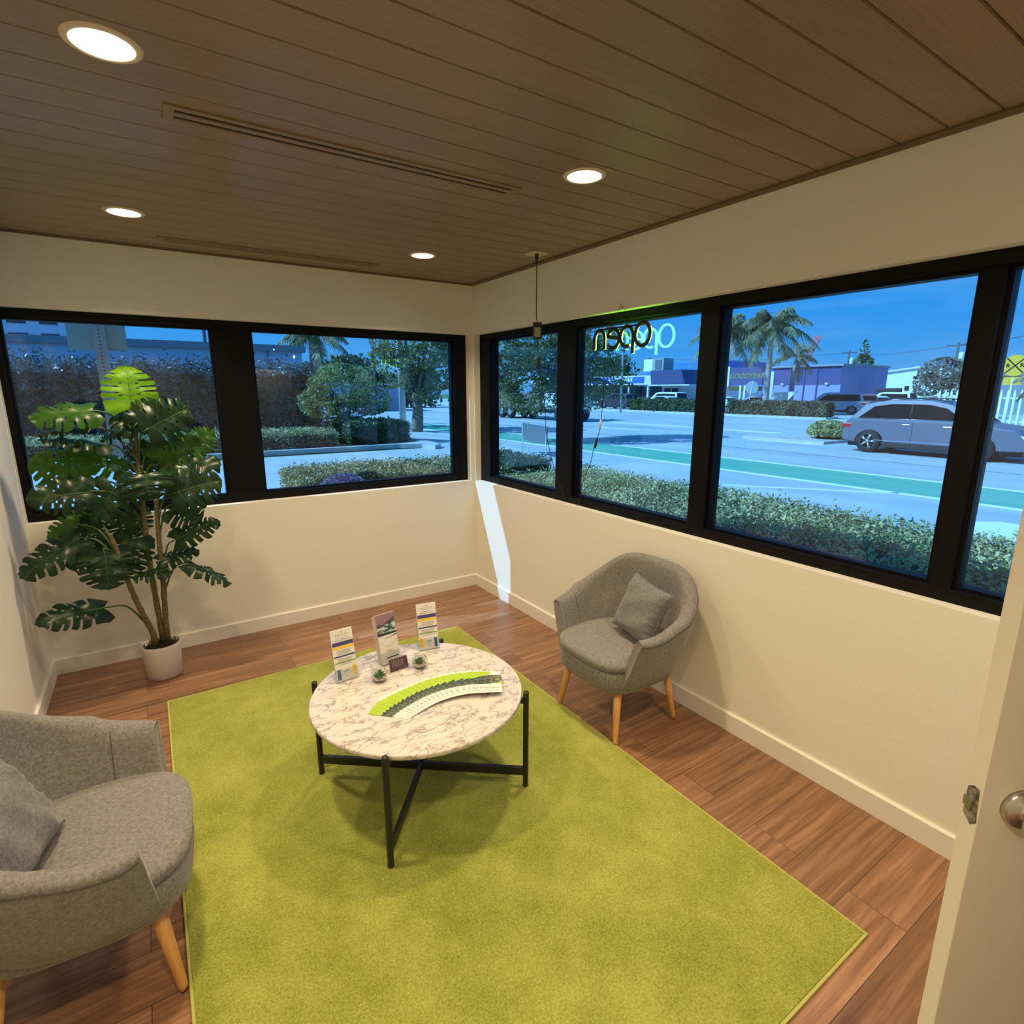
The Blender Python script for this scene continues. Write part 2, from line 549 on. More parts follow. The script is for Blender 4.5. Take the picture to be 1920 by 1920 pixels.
# linear air vents ---------------------------------------------------
def vent(name, lab, x0, x1, y0, y1):
    r = thing(name, lab, 'ceiling vent', ((x0 + x1) / 2, (y0 + y1) / 2, H_), 0, 'slot vents in the ceiling')
    w, h = (x1 - x0) / 2, (y1 - y0) / 2
    m = mat('vent_metal', (0.25, 0.17, 0.105), 0.5)
    bm = NB()
    box(bm, -w, -w + 0.03, -h, h, -0.006, 0); box(bm, w - 0.03, w, -h, h, -0.006, 0)
    box(bm, -w + 0.03, w - 0.03, -h, -h + 0.022, -0.006, 0); box(bm, -w + 0.03, w - 0.03, h - 0.022, h, -0.006, 0)
    obj('vent_frame', bm, m, r, bevel=0.001)
    obj('slot_divider', B(-w + 0.03, w - 0.03, -0.012, 0.012, -0.006, 0), m, r)
    obj('slot_backing', B(-w + 0.03, w - 0.03, -h + 0.022, h - 0.022, -0.0016, 0), mat('vent_dark', (0.01, 0.008, 0.006), 0.9), r)
    return r


vent('ceiling_vent', 'long twin-slot air vent in the middle of the wooden ceiling', -2.216, -0.90, -2.05, -1.94)
vent('ceiling_vent', 'long slot air vent close to the ceiling edge above the far window wall', -2.20, -0.905, -0.31, -0.20)
# ================================================================ rug
m = bpy.data.materials.new('green_rug_pile'); m.use_nodes = True
n, l = m.node_tree.nodes, m.node_tree.links
b = n['Principled BSDF']; b.inputs['Roughness'].default_value = 0.95; b.inputs['Specular IOR Level'].default_value = 0.1
b.inputs['Sheen Weight'].default_value = 0.3; b.inputs['Sheen Tint'].default_value = (0.8, 0.85, 0.4, 1)
t = n.new('ShaderNodeTexCoord')
n1 = n.new('ShaderNodeTexNoise'); n1.inputs['Scale'].default_value = 3.2; n1.inputs['Detail'].default_value = 8; n1.inputs['Roughness'].default_value = 0.7
n2 = n.new('ShaderNodeTexNoise'); n2.inputs['Scale'].default_value = 150; n2.inputs['Detail'].default_value = 4
mp = n.new('ShaderNodeMapping'); mp.inputs['Scale'].default_value = (1, 1, 1)
l.new(t.outputs['Object'], mp.inputs[0]); l.new(mp.outputs[0], n1.inputs['Vector']); l.new(mp.outputs[0], n2.inputs['Vector'])
ad = n.new('ShaderNodeMath'); ad.operation = 'ADD'; l.new(n1.outputs[0], ad.inputs[0]); l.new(n2.outputs[0], ad.inputs[1])
dv = n.new('ShaderNodeMath'); dv.operation = 'MULTIPLY'; dv.inputs[1].default_value = 0.5; l.new(ad.outputs[0], dv.inputs[0])
rp = n.new('ShaderNodeValToRGB'); rp.color_ramp.elements[0].position = 0.36; rp.color_ramp.elements[1].position = 0.66
rp.color_ramp.elements[0].color = (0.17, 0.195, 0.020, 1); rp.color_ramp.elements[1].color = (0.41, 0.42, 0.095, 1)
l.new(dv.outputs[0], rp.inputs[0]); l.new(rp.outputs[0], b.inputs['Base Color'])
bp = n.new('ShaderNodeBump'); bp.inputs['Strength'].default_value = 0.7; bp.inputs['Distance'].default_value = 0.006
l.new(n2.outputs[0], bp.inputs['Height']); l.new(bp.outputs[0], b.inputs['Normal'])
M_RUG = m
rug = thing('area_rug', 'large rectangular lime green rug under the marble coffee table', 'rug', (-1.53, -2.19, 0))
obj('rug_pile', B(-0.925, 0.925, -1.435, 1.425, 0.0, 0.012), M_RUG, rug)
bm = NB()
for a in ((-0.935, -0.925, -1.445, 1.435), (0.925, 0.935, -1.445, 1.435), (-0.925, 0.925, -1.445, -1.435), (-0.925, 0.925, 1.425, 1.435)):
    box(bm, a[0], a[1], a[2], a[3], 0.0, 0.010)
obj('rug_binding', bm, mat('rug_edge', (0.42, 0.42, 0.10), 0.85), rug, bevel=0.002)

# ================================================================ coffee table
TX, TY, TZ = -1.513, -2.158, 0.467
ct = thing('coffee_table', 'low round coffee table with white marble top and black metal cross frame', 'table', (TX, TY, 0.012))
m = bpy.data.materials.new('white_marble'); m.use_nodes = True
n, l = m.node_tree.nodes, m.node_tree.links
b = n['Principled BSDF']; b.inputs['Roughness'].default_value = 0.22
t = n.new('ShaderNodeTexCoord')
mp = n.new('ShaderNodeMapping'); mp.inputs['Rotation'].default_value = (0, 0, R(24)); mp.inputs['Scale'].default_value = (1.0, 2.1, 1)
l.new(t.outputs['Object'], mp.inputs[0])
nd = n.new('ShaderNodeTexNoise'); nd.inputs['Scale'].default_value = 9; nd.inputs['Detail'].default_value = 6
l.new(mp.outputs[0], nd.inputs['Vector'])
mxv = n.new('ShaderNodeMixRGB'); mxv.inputs[0].default_value = 0.24
l.new(mp.outputs[0], mxv.inputs[1]); l.new(nd.outputs['Color'], mxv.inputs[2])
vo = n.new('ShaderNodeTexVoronoi'); vo.feature = 'DISTANCE_TO_EDGE'; vo.inputs['Scale'].default_value = 15
l.new(mxv.outputs[0], vo.inputs['Vector'])
r1 = n.new('ShaderNodeValToRGB'); r1.color_ramp.elements[0].position = 0.0; r1.color_ramp.elements[1].position = 0.11
r1.color_ramp.elements[0].color = (0, 0, 0, 1); r1.color_ramp.elements[1].color = (1, 1, 1, 1)
l.new(vo.outputs['Distance'], r1.inputs[0])
n3 = n.new('ShaderNodeTexNoise'); n3.inputs['Scale'].default_value = 9; n3.inputs['Detail'].default_value = 7
l.new(mp.outputs[0], n3.inputs['Vector'])
r3 = n.new('ShaderNodeValToRGB'); r3.color_ramp.elements[0].position = 0.40; r3.color_ramp.elements[1].position = 0.60
l.new(n3.outputs[0], r3.inputs[0])
mm = n.new('ShaderNodeMath'); mm.operation = 'MAXIMUM'
l.new(r1.outputs[0], mm.inputs[0]); l.new(r3.outputs[0], mm.inputs[1])
mxc = n.new('ShaderNodeMixRGB'); mxc.inputs[1].default_value = (0.30, 0.22, 0.205, 1); mxc.inputs[2].default_value = (0.63, 0.585, 0.525, 1)
l.new(mm.outputs[0], mxc.inputs[0]); l.new(mxc.outputs[0], b.inputs['Base Color'])
M_MARBLE = m
z = TZ - 0.012
bm = NB(); lathe(bm, [(0, z - 0.022), (0.450, z - 0.022), (0.4545, z - 0.018), (0.4545, z - 0.004), (0.451, z), (0, z)], 96, smooth=False)
tt = obj('tabletop', bm, M_MARBLE, ct)
for p in tt.data.polygons: p.use_smooth = abs(p.normal.z) < 0.9
for i, (dx, dy) in enumerate(((0.372, -0.293), (0.293, 0.372), (-0.372, 0.293), (-0.293, -0.372))):
    bm = NB()
    lathe(bm, [(0, 0), (0.0115, 0), (0.0125, 0.002), (0.0125, 0.461), (0.011, 0.465), (0, 0.467)], 16)
    o = obj('leg', bm, M_BLACK, ct); o.location = (dx, dy, 0)
for nm, a, zc, hh in (('lower_crossbar', R(-38.2), 0.075, 0.019), ('lower_crossbar', R(51.8), 0.075, 0.019), ('top_crossbar', R(-38.2), z - 0.033, 0.011), ('top_crossbar', R(51.8), z - 0.033, 0.011)):
    bm = B(-0.466, 0.466, -0.008, 0.008, zc - hh, zc + hh)
    o = obj(nm, bm, M_BLACK, ct, bevel=0.001); o.rotation_euler = (0, 0, a)

# ================================================================ armchairs
def fabric(name, c1, c2):
    m = bpy.data.materials.new(name); m.use_nodes = True
    n, l = m.node_tree.nodes, m.node_tree.links
    b = n['Principled BSDF']; b.inputs['Roughness'].default_value = 0.9; b.inputs['Specular IOR Level'].default_value = 0.15
    b.inputs['Sheen Weight'].default_value = 0.25
    t = n.new('ShaderNodeTexCoord')
    a1 = n.new('ShaderNodeTexNoise'); a1.inputs['Scale'].default_value = 240; a1.inputs['Detail'].default_value = 2
    a2 = n.new('ShaderNodeTexNoise'); a2.inputs['Scale'].default_value = 95; a2.inputs['Detail'].default_value = 5
    l.new(t.outputs['Object'], a1.inputs['Vector']); l.new(t.outputs['Object'], a2.inputs['Vector'])
    ad = n.new('ShaderNodeMath'); ad.operation = 'ADD'; l.new(a1.outputs[0], ad.inputs[0]); l.new(a2.outputs[0], ad.inputs[1])
    dv = n.new('ShaderNodeMath'); dv.operation = 'MULTIPLY'; dv.inputs[1].default_value = 0.5; l.new(ad.outputs[0], dv.inputs[0])
    rp = n.new('ShaderNodeValToRGB'); rp.color_ramp.elements[0].position = 0.38; rp.color_ramp.elements[1].position = 0.62
    rp.color_ramp.elements[0].color = tuple(c1) + (1,); rp.color_ramp.elements[1].color = tuple(c2) + (1,)
    l.new(dv.outputs[0], rp.inputs[0]); l.new(rp.outputs[0], b.inputs['Base Color'])
    bp = n.new('ShaderNodeBump'); bp.inputs['Strength'].default_value = 0.35; bp.inputs['Distance'].default_value = 0.0015
    l.new(a1.outputs[0], bp.inputs['Height']); l.new(bp.outputs[0], b.inputs['Normal'])
    return m


M_FAB = fabric('grey_tweed', (0.145, 0.130, 0.122), (0.255, 0.235, 0.220))
M_FAB2 = fabric('grey_cushion_cloth', (0.125, 0.118, 0.118), (0.215, 0.205, 0.205))
M_OAK = mat('oak_leg', (0.62, 0.33, 0.10), 0.45, noise=((0.50, 0.24, 0.065), 8, (8, 8, 0.8), .4, .62))


def sgn(a): return -1 if a < 0 else 1


def superell(ang, a, b_, p):
    c, s = math.cos(ang), math.sin(ang)
    return sgn(c) * a * abs(c) ** (2 / p), sgn(s) * b_ * abs(s) ** (2 / p)


def arm_chair(name, label, loc, rz):
    """local +x is the way the chair faces"""
    r = thing(name, label, 'armchair', loc, rz, None)
    NU = 57
    # plan path from the front tip of one arm round the back to the other: u in 0..1
    def path(u, k):
        # k: 0 = bottom, 1 = top (flared)
        hw = lerp(0.262, 0.398, k); bx = lerp(-0.235, -0.325, k); fx = lerp(0.200, 0.178, k)
        a = lerp(-1, 1, u)
        s = sgn(a); a = abs(a)      # a: 0 at mid back, 1 at the arm tip
        arc = 0.52
        if a < arc:
            th = a / arc * PI / 2
            x, y = superell(th, 1, 1, 2.35)
            px = lerp(bx + abs(bx) * 0.98, bx, x)
            return Vector((px, s * y * hw, 0))
        t = (a - arc) / (1 - arc)
        x0 = bx + abs(bx) * 0.98
        taper = lerp(0, 0.022, t * t)
        return Vector((lerp(x0, fx, t), s * (hw - taper), 0))

    def topz(u):
        a = abs(lerp(-1, 1, u))
        return 0.588 + 0.254 / (1 + (a / 0.368) ** 3.6)
    ZBOT = 0.285

    def pt(u, k, inset, zz):
        p = path(u, k)
        du = 0.004
        q = path(min(u + du, 1), k) - path(max(u - du, 0), k)
        nrm = Vector((q.y, -q.x, 0)).normalized()
        # outward normal points away from centre
        c = p - Vector((0.02, 0, 0))
        if nrm.dot(c) < 0: nrm = -nrm
        return Vector((p.x, p.y, zz)) - nrm * inset

    def kz(zz, zt):
        t = max(0, min(1, (zz - ZBOT) / 0.36))
        return t ** 0.75

    def section(u):
        zt = topz(u)
        e_ = max(0, (abs(2 * u - 1) - 0.86) / 0.14); e_ = 0.018 * e_ * e_
        th = 0.074
        pts = []
        # outer from bottom to top
        for j in range(9):
            zz = lerp(ZBOT, zt - 0.030, j / 8)
            ins = e_ + (0.0 if j else 0.012)
            pts.append(pt(u, kz(zz, zt), ins, zz))
        kt = kz(zt, zt)
        for a in (30, 62, 90, 118, 150):
            ang = R(a)
            pts.append(pt(u, kt, (th + e_) / 2 - math.cos(ang) * (th - e_) / 2, zt - 0.030 + math.sin(ang) * 0.030))
        for j in range(8):
            zz = lerp(zt - 0.034, 0.35, j / 7)
            pts.append(pt(u, kz(zz, zt), th * lerp(1, 1.05, j / 7), zz))
        return pts
    bm = NB()
    rows = []
    us = [0.5 - 0.5 * math.cos(PI * i / (NU - 1)) * 1.0 for i in range(NU)]
    us = [lerp(i / (NU - 1), us[i], 0.55) for i in range(NU)]
    for u in us:
        rows.append([bm.verts.new(p) for p in section(u)])
    n_ = len(rows[0])
    for i in range(NU - 1):
        for j in range(n_ - 1):
            bm.faces.new((rows[i][j], rows[i + 1][j], rows[i + 1][j + 1], rows[i][j + 1])).smooth = True
    # rounded ends of the arms
    for idx, sg in ((0, -1), (NU - 1, 1)):
        row = rows[idx]
        cen = Vector((0, 0, 0))
        prev = row
        pts = [v.co.copy() for v in row]
        for st, (adv, shr) in enumerate(((0.007, 0.05), (0.011, 0.14), (0.009, 0.34))):
            new = []
            for j, p in enumerate(pts):
                # partner across the thickness
                q = pts[n_ - 1 - j] if True else p
                mid = (p + q) / 2
                mid.z = lerp(p.z, mid.z, 0.25)
                nv = p.lerp(mid, shr) + Vector((adv, 0, 0))
                if p.z > pts[0].z + 0.24: nv.z -= shr * 0.006
                new.append(bm.verts.new(nv))
            for j in range(n_ - 1):
                f = (prev[j], prev[j + 1], new[j + 1], new[j]) if sg > 0 else (prev[j + 1], prev[j], new[j], new[j + 1])
                bm.faces.new(f).smooth = True
            prev = new
        h = n_ // 2
        for j in range(h):
            a, b_, c, d = prev[j], prev[j + 1], prev[n_ - 2 - j], prev[n_ - 1 - j]
            vs = []
            for v in (a, b_, c, d):
                if v not in vs: vs.append(v)
            if len(vs) > 2: 
                try: bm.faces.new(vs).smooth = True
                except ValueError: pass
    bmesh.ops.recalc_face_normals(bm, faces=bm.faces)
    obj('shell', bm, M_FAB, r)
    # seams on the shell
    bm = NB()
    for s in (0.165, 0.835):
        sec = section(s)
        tube(bm, [p * 1.0 for p in sec[13:]], 0.0022, 5)
    # piping along the arm's top outer edge
    for u0, u1 in ((0.0, 1.0),):
        tube(bm, [section(lerp(u0, u1, i / 60))[8] + Vector((0, 0, 0.0)) for i in range(61)], 0.0022, 5)
    obj('seam', bm, mat('seam_thread', (0.10, 0.09, 0.085), 0.9), r)
    # base pan
    bm = NB()

    def pan(u, v):
        ang = 2 * PI * u
        lv = [(0.0, 0.262), (0.80, 0.262), (0.93, 0.272), (1.0, 0.298), (1.0, 0.36), (0.97, 0.392), (0.85, 0.396), (0.0, 0.396)]
        s, zz = lv[int(round(v * 7))]
        x, y = superell(ang, 0.252, 0.262, 3.6)
        fr = 1.0
        return Vector((x * s * (1.06 if x > 0 else 1.0) + 0.004, y * s, zz))
    grid(bm, pan, 48, 8, closed_u=True)
    bmesh.ops.remove_doubles(bm, verts=bm.verts, dist=0.0005)
    obj('seat_base', bm, M_FAB, r)
    # seat cushion
    bm = NB()

    def cush(u, v):
        ang = 2 * PI * u
        ph = lerp(-PI / 2, PI / 2, v)
        cz, cr_ = math.sin(ph), max(0, math.cos(ph)) ** 0.34
        x, y = superell(ang, 0.272, 0.272, 3.3)
        if x > 0: x *= 0.985
        if x < 0: y *= lerp(1, 0.90, min(1, -x / 0.27))
        z = 0.418 + sgn(cz) * abs(cz) ** 0.8 * 0.040
        if cz > 0: z += 0.012 * (1 - (math.hypot(x, y) / 0.33) ** 2) * 1.0
        if x > 0.2: z -= (x - 0.2) * 0.10
        return Vector((x * cr_ + 0.012, y * cr_, z))
    grid(bm, cush, 64, 20, closed_u=True)
    bmesh.ops.remove_doubles(bm, verts=bm.verts, dist=0.0005)
    obj('seat_cushion', bm, M_FAB, r)
    for sx_ in (1, -1):
        for sy_ in (1, -1):
            bm = NB()
            top = Vector((sx_ * 0.175, sy_ * 0.185, 0.29)); bot = Vector((sx_ * 0.215, sy_ * 0.225, 0.004))
            tube(bm, [bot, bot.lerp(top, 0.05), top], [0.0125, 0.0135, 0.0225], 20)
            o = obj('leg', bm, M_OAK, r)
            bm = NB(); tube(bm, [bot - Vector((0, 0, 0.004)), bot], 0.0118, 14)
            obj('foot_pad', bm, M_BLACK, o)
    return r


arm_chair('armchair', 'grey tweed tub armchair standing against the wall under the right-hand windows', (-0.378, -2.228, 0), PI)
arm_chair('armchair', 'grey tweed tub armchair cut off by the left edge of the picture', (-2.676, -2.352, 0), R(-4.5))


def cushion(name, label, loc, rot, size, m=M_FAB2, wr=0.0):
    bm = NB()
    N = 30

    def f(sd):
        def g(u, v):
            a, b_ = u * 2 - 1, v * 2 - 1
            pin = 1 - 0.10 * (1 - abs(b_) ** 2) * (abs(a) ** 3) ; pin2 = 1 - 0.10 * (1 - abs(a) ** 2) * (abs(b_) ** 3)
            x = a * size * pin; y = b_ * size * pin2
            h = (max(0, (1 - a ** 4)) ** 0.75) * (max(0, (1 - b_ ** 4)) ** 0.75)
            z = sd * (0.060 * h)
            z += sd * h * 0.004 * (math.sin(9 * a + 3 * b_) + math.sin(7 * b_ - 4 * a))
            e = max(abs(a), abs(b_))
            if e > 0.6: z += sd * 0.006 * (e - 0.6) * 2.5 * math.sin(26 * (a if abs(b_) > abs(a) else b_)) * h ** 0.4
            if wr: z += wr * h * math.sin(14 * (a + b_ * .6)) * max(0, a)
            return Vector((x, y, z))
        return g
    grid(bm, f(1), N, N); grid(bm, f(-1), N, N)
    bmesh.ops.remove_doubles(bm, verts=bm.verts, dist=0.0008)
    bmesh.ops.recalc_face_normals(bm, faces=bm.faces)
    o = obj(name, bm, m, None)
    o.location = loc
    if isinstance(rot, Matrix): o.rotation_euler = rot.to_euler()
    else: o.rotation_euler = rot
    tag(o, label, 'cushion')
    bm = NB()
    pts = []
    def ed(a, b_):
        pin = 1 - 0.10 * (1 - abs(b_) ** 2) * (abs(a) ** 3); pin2 = 1 - 0.10 * (1 - abs(a) ** 2) * (abs(b_) ** 3)
        return Vector((a * size * pin, b_ * size * pin2, 0))
    for q in range(4):
        for i in range(14):
            t_ = -1 + 2 * i / 14
            pts.append(ed(*[(t_, -1), (1, t_), (-t_, 1), (-1, -t_)][q]))
    pts.append(pts[0])
    tube(bm, pts, 0.0022, 6)
    obj('edge_seam', bm, M_FAB2, o)
    return o


# cushion of the chair at the right wall: leans on the backrest
cb = basis((-0.16, -1, -0.10), (0.36, -0.18, 0.92))
cushion('throw_pillow', 'square grey pillow leaning in the armchair against the right wall', (-0.318, -2.325, 0.622), cb, 0.158)
cb = basis((0.30, 1, 0.05), (-0.45, 0.0, 0.88))
cushion('throw_pillow', 'square grey pillow in the armchair at the left picture edge', (-2.835, -2.42, 0.610), cb, 0.160, wr=0.006)
# ================================================================ things on the table
M_CLEAR = glass_mat('clear_acrylic', (0.95, 0.96, 0.96))
M_PAPER = mat('card_paper', (0.72, 0.69, 0.64), 0.5)
M_INK = mat('dark_ink', (0.05, 0.045, 0.045), 0.6)
M_GREY = mat('grey_print', (0.30, 0.28, 0.27), 0.6)
M_NAVY = mat('navy_print', (0.055, 0.06, 0.17), 0.5)
M_YEL = mat('yellow_print', (0.80, 0.52, 0.02), 0.5)
M_GRN = mat('green_print', (0.22, 0.36, 0.06), 0.5)
M_BLU = mat('blue_print', (0.05, 0.12, 0.32), 0.5)
M_LIME = mat('lime_print', (0.36, 0.52, 0.015), 0.45)
M_DKG = mat('leaf_photo_print', (0.02, 0.035, 0.02), 0.4, noise=((0.16, 0.20, 0.12), 34, (1, 3, 1), .45, .62))
TOP = TZ


def slab(bm, x0, x1, y0, y1, z, mi=0):
    """flat printed patch, local xy"""
    f = bm.faces.new([bm.verts.new(p) for p in ((x0, y0, z), (x1, y0, z), (x1, y1, z), (x0, y1, z))])
    f.material_index = mi
    return f


def lines(bm, x0, x1, ys, z, h=0.0016, mi=0, jit=0.2):
    for y in ys:
        a = random.uniform(0, jit) * (x1 - x0) / 2
        x = x0 + a
        while x < x1 - a:
            w = random.uniform(0.003, 0.009)
            slab(bm, x, min(x + w, x1 - a), y - h / 2, y + h / 2, z, mi)
            x += w + 0.0016


def card_holder(lab, bl, br, yaw_top, hgt, extra):
    """rack-card holder: bl/br are the front bottom corners on the table"""
    r = thing('card_holder', lab, 'card holder', ((bl[0] + br[0]) / 2, (bl[1] + br[1]) / 2, TOP), math.atan2(br[1] - bl[1], br[0] - bl[0]), 'clear brochure stands on the coffee table')
    w = math.hypot(br[0] - bl[0], br[1] - bl[1]) / 2
    w = 0.052
    lean = R(13)
    ph = bpy.data.objects.new('x', None)
    Mx = Matrix.Rotation(-lean, 4, 'X')

    def P(bm): bm.transform(Mx); return bm
    # acrylic: back, low front, base foot, sides
    bm = NB()
    box(bm, -w, w, 0.016, 0.018, 0.0, 0.150); box(bm, -w, w, -0.002, 0.0, 0.0, 0.062)
    box(bm, -w, -w + 0.002, 0, 0.016, 0, 0.06); box(bm, w - 0.002, w, 0, 0.016, 0, 0.06)
    bm.transform(Mx)
    obj('acrylic_stand', bm, M_CLEAR, r)
    prop = NB(); prism(prop, [(0.016, 0.001), (0.085, 0.001), (0.052, 0.13), (0.048, 0.13), (0.080, 0.003), (0.016, 0.003)], -w, w, 'x')
    obj('acrylic_foot', prop, M_CLEAR, r)
    return r, w, Mx


def releaf(lab, bl, br, flip):
    r, w, Mx = card_holder(lab, bl, br, 0, 0.24, None)
    cw = 0.0495
    bm = NB()
    box(bm, -cw, cw, 0.003, 0.013, 0.004, 0.236)
    bm.transform(Mx)
    c = obj('rack_card_stack', bm, M_PAPER, r, bevel=0.001)
    mats = [M_NAVY, M_YEL, M_GRN, M_INK, M_BLU]
    bm = NB()

    def s(x0, x1, z0, z1, mi):
        f = bm.faces.new([bm.verts.new(p) for p in ((x0, 0.0026, z0), (x1, 0.0026, z0), (x1, 0.0026, z1), (x0, 0.0026, z1))])
        f.material_index = mi

    def t(y0, n_, x=cw * 0.72, mi=3):
        for k in range(n_):
            yy = y0 - k * 0.0058
            xx = -x * random.uniform(.8, 1)
            while xx < x * 0.8:
                ww = random.uniform(.003, .009); s(xx, min(xx + ww, x), yy - .001, yy + .001, mi); xx += ww + .0018
    s(-cw * .97, cw * .97, 0.163, 0.181, 0); s(-cw * .97, cw * .97, 0.149, 0.161, 1)
    s(-cw * .97, cw * .97, 0.112, 0.119, 0); s(-cw * .97, cw * .97, 0.084, 0.090, 2)
    t(0.196, 1, cw * 0.6); t(0.188, 1, cw * .9); t(0.142, 4); t(0.104, 3, cw * .7); t(0.078, 1)
    sg = -1 if flip else 1
    s(*sorted((-sg * cw * .86, -sg * cw * .55)), 0.012, 0.058, 4)
    s(*sorted((sg * cw * .62, sg * cw * .94)), 0.018, 0.066, 1)
    t(0.048, 2, cw * .3); s(-cw * .35, cw * .45, 0.034, 0.0348, 3); t(0.024, 1, cw * .15)
    bm.transform(Mx)
    o = obj('printed_bands', bm, mats, c)
    M4 = Mx @ Matrix.Translation((0, 0.0022, 0.211)) @ Matrix.Rotation(R(90), 4, 'X')
    tx = text('lettering', 'RELEAF', 0.0145, M_GREY, c, (0, 0, 0), (0, 0, 0), spacing=1.35)
    tx.matrix_local = M4
    # sprig above the name
    bm = NB()
    for a in (-0.9, 0, 0.9):
        x1_ = math.sin(a) * 0.006; z1_ = 0.222 + math.cos(a) * 0.006
        prism(bm, [(0, 0.222), (x1_ - 0.0015, z1_ - 0.002), (x1_, z1_ + 0.001), (x1_ + 0.0015, z1_ - 0.002)], 0.0022, 0.0028, 'y')
    bm.transform(Mx); obj('sprig_logo', bm, M_GREY, c)
    return r


releaf('clear stand with striped RELEAF rack cards at the left table edge', (-1.796, -1.923), (-1.702, -1.917), False)
releaf('clear stand with striped RELEAF rack cards at the back right of the table', (-1.362, -1.839), (-1.263, -1.855), True)

# middle stand with tri-fold brochures
r, w, Mx = card_holder('clear stand full of brochures with a city photo, in the middle of the three', (-1.575, -1.885), (-1.475, -1.870), 0, .24, None)
bm = NB()
for k in range(7):
    yy = 0.002 + k * 0.0058
    box(bm, -0.049, 0.049, yy, yy + 0.0046, 0.004 + k * 0.002, 0.246 - 0.0016 * k)
bm.transform(Mx)
c = obj('brochure_stack', bm, [mat('brochure_edge_paper', (0.55, 0.46, 0.42), 0.5)], r, bevel=0.0008)
M_CITY = mat('city_photo_print', (0.50, 0.62, 0.58), 0.4, noise=((0.02, 0.05, 0.035), 30, (1, 1, 2.4), .42, .60))
M_CLD = mat('brochure_mauve', (0.27, 0.16, 0.19), 0.4)
bm = NB()


def s2(pts, mi, yy=0.0014):
    bm.faces.new([bm.verts.new((a, yy, b_)) for a, b_ in pts]).material_index = mi


W2 = 0.0488
s2([(-W2, 0.006), (W2, 0.006), (W2, 0.142), (-W2, 0.142)], 0)
s2([(-W2, 0.142), (W2, 0.142), (W2, 0.215), (-W2, 0.19)], 1)
s2([(-W2, 0.19), (W2, 0.215), (W2, 0.243), (-W2, 0.243)], 2)
s2([(-W2, 0.182), (-W2 * .5, 0.182), (W2, 0.212), (W2, 0.222), (-W2 * .4, 0.196), (-W2, 0.198)], 3, 0.0011)
s2([(-W2 * .4, 0.128), (W2, 0.133), (W2, 0.139), (-W2 * .1, 0.126)], 3, 0.0011)
s2([(-W2, 0.142), (W2, 0.142), (W2, 0.152), (-W2, 0.156)], 4, 0.0011)
s2([(-W2 * .45, 0.030), (W2 * .85, 0.030), (W2 * .85, 0.036), (-W2 * .45, 0.036)], 3, 0.0011)
for i_ in range(16):
    a0, a1 = -W2 + i_ / 16 * 2 * W2, -W2 + (i_ + 1) / 16 * 2 * W2
    f_ = lambda a: 0.098 - 0.012 * math.cos(a / W2 * PI)
    s2([(a0, f_(a0)), (a1, f_(a1)), (a1, f_(a1) + .001), (a0, f_(a0) + .001)], 3, 0.0011)
for k_ in range(2):
    s2([(-W2 * .3, 0.068 - k_ * .007), (W2 * .3, 0.068 - k_ * .007), (W2 * .3, 0.0705 - k_ * .007), (-W2 * .3, 0.0705 - k_ * .007)], 5, 0.0011)
bm.transform(Mx)
obj('brochure_cover', bm, [mat('brochure_cream', (0.72, 0.66, 0.60), 0.5), M_CITY, M_CLD, mat('brochure_line', (0.10, 0.07, 0.08), .5), mat('tree_line_print', (0.02, .04, .03), .5), M_GREY], c)

# business card holder
r = thing('business_card_holder', 'small clear holder with plum coloured business cards, before the middle stand', 'card holder', (-1.516, -1.957, TOP), R(4))
Mx = Matrix.Rotation(R(-18), 4, 'X')
bm = NB(); box(bm, -0.050, 0.050, 0.012, 0.014, 0, 0.045); box(bm, -0.050, 0.050, -0.002, 0.0, 0, 0.018); box(bm, -0.05, 0.05, 0, 0.012, 0, 0.002)
box(bm, -0.05, -0.048, 0, 0.012, 0, 0.02); box(bm, 0.048, 0.05, 0, 0.012, 0, 0.02)
bm.transform(Mx); obj('acrylic_stand', bm, M_CLEAR, r)
bm = B(-0.0445, 0.0445, 0.002, 0.010, 0.003, 0.058); bm.transform(Mx)
c = obj('business_card_stack', bm, mat('plum_card', (0.075, 0.035, 0.045), 0.45), r, bevel=0.0008)
bm = NB()
for k in range(8):
    x = -0.034 + k * 0.0078
    z0 = 0.020
    while z0 < 0.050:
        h_ = random.uniform(.003, .008)
        bm.faces.new([bm.verts.new(p) for p in ((x, 0.0016, z0), (x + .0018, 0.0016, z0), (x + .0018, 0.0016, min(z0 + h_, .052)), (x, 0.0016, min(z0 + h_, .052)))]); z0 += h_ + .002
bm.transform(Mx); obj('card_print', bm, mat('pale_print', (0.5, 0.44, 0.44), 0.5), c)

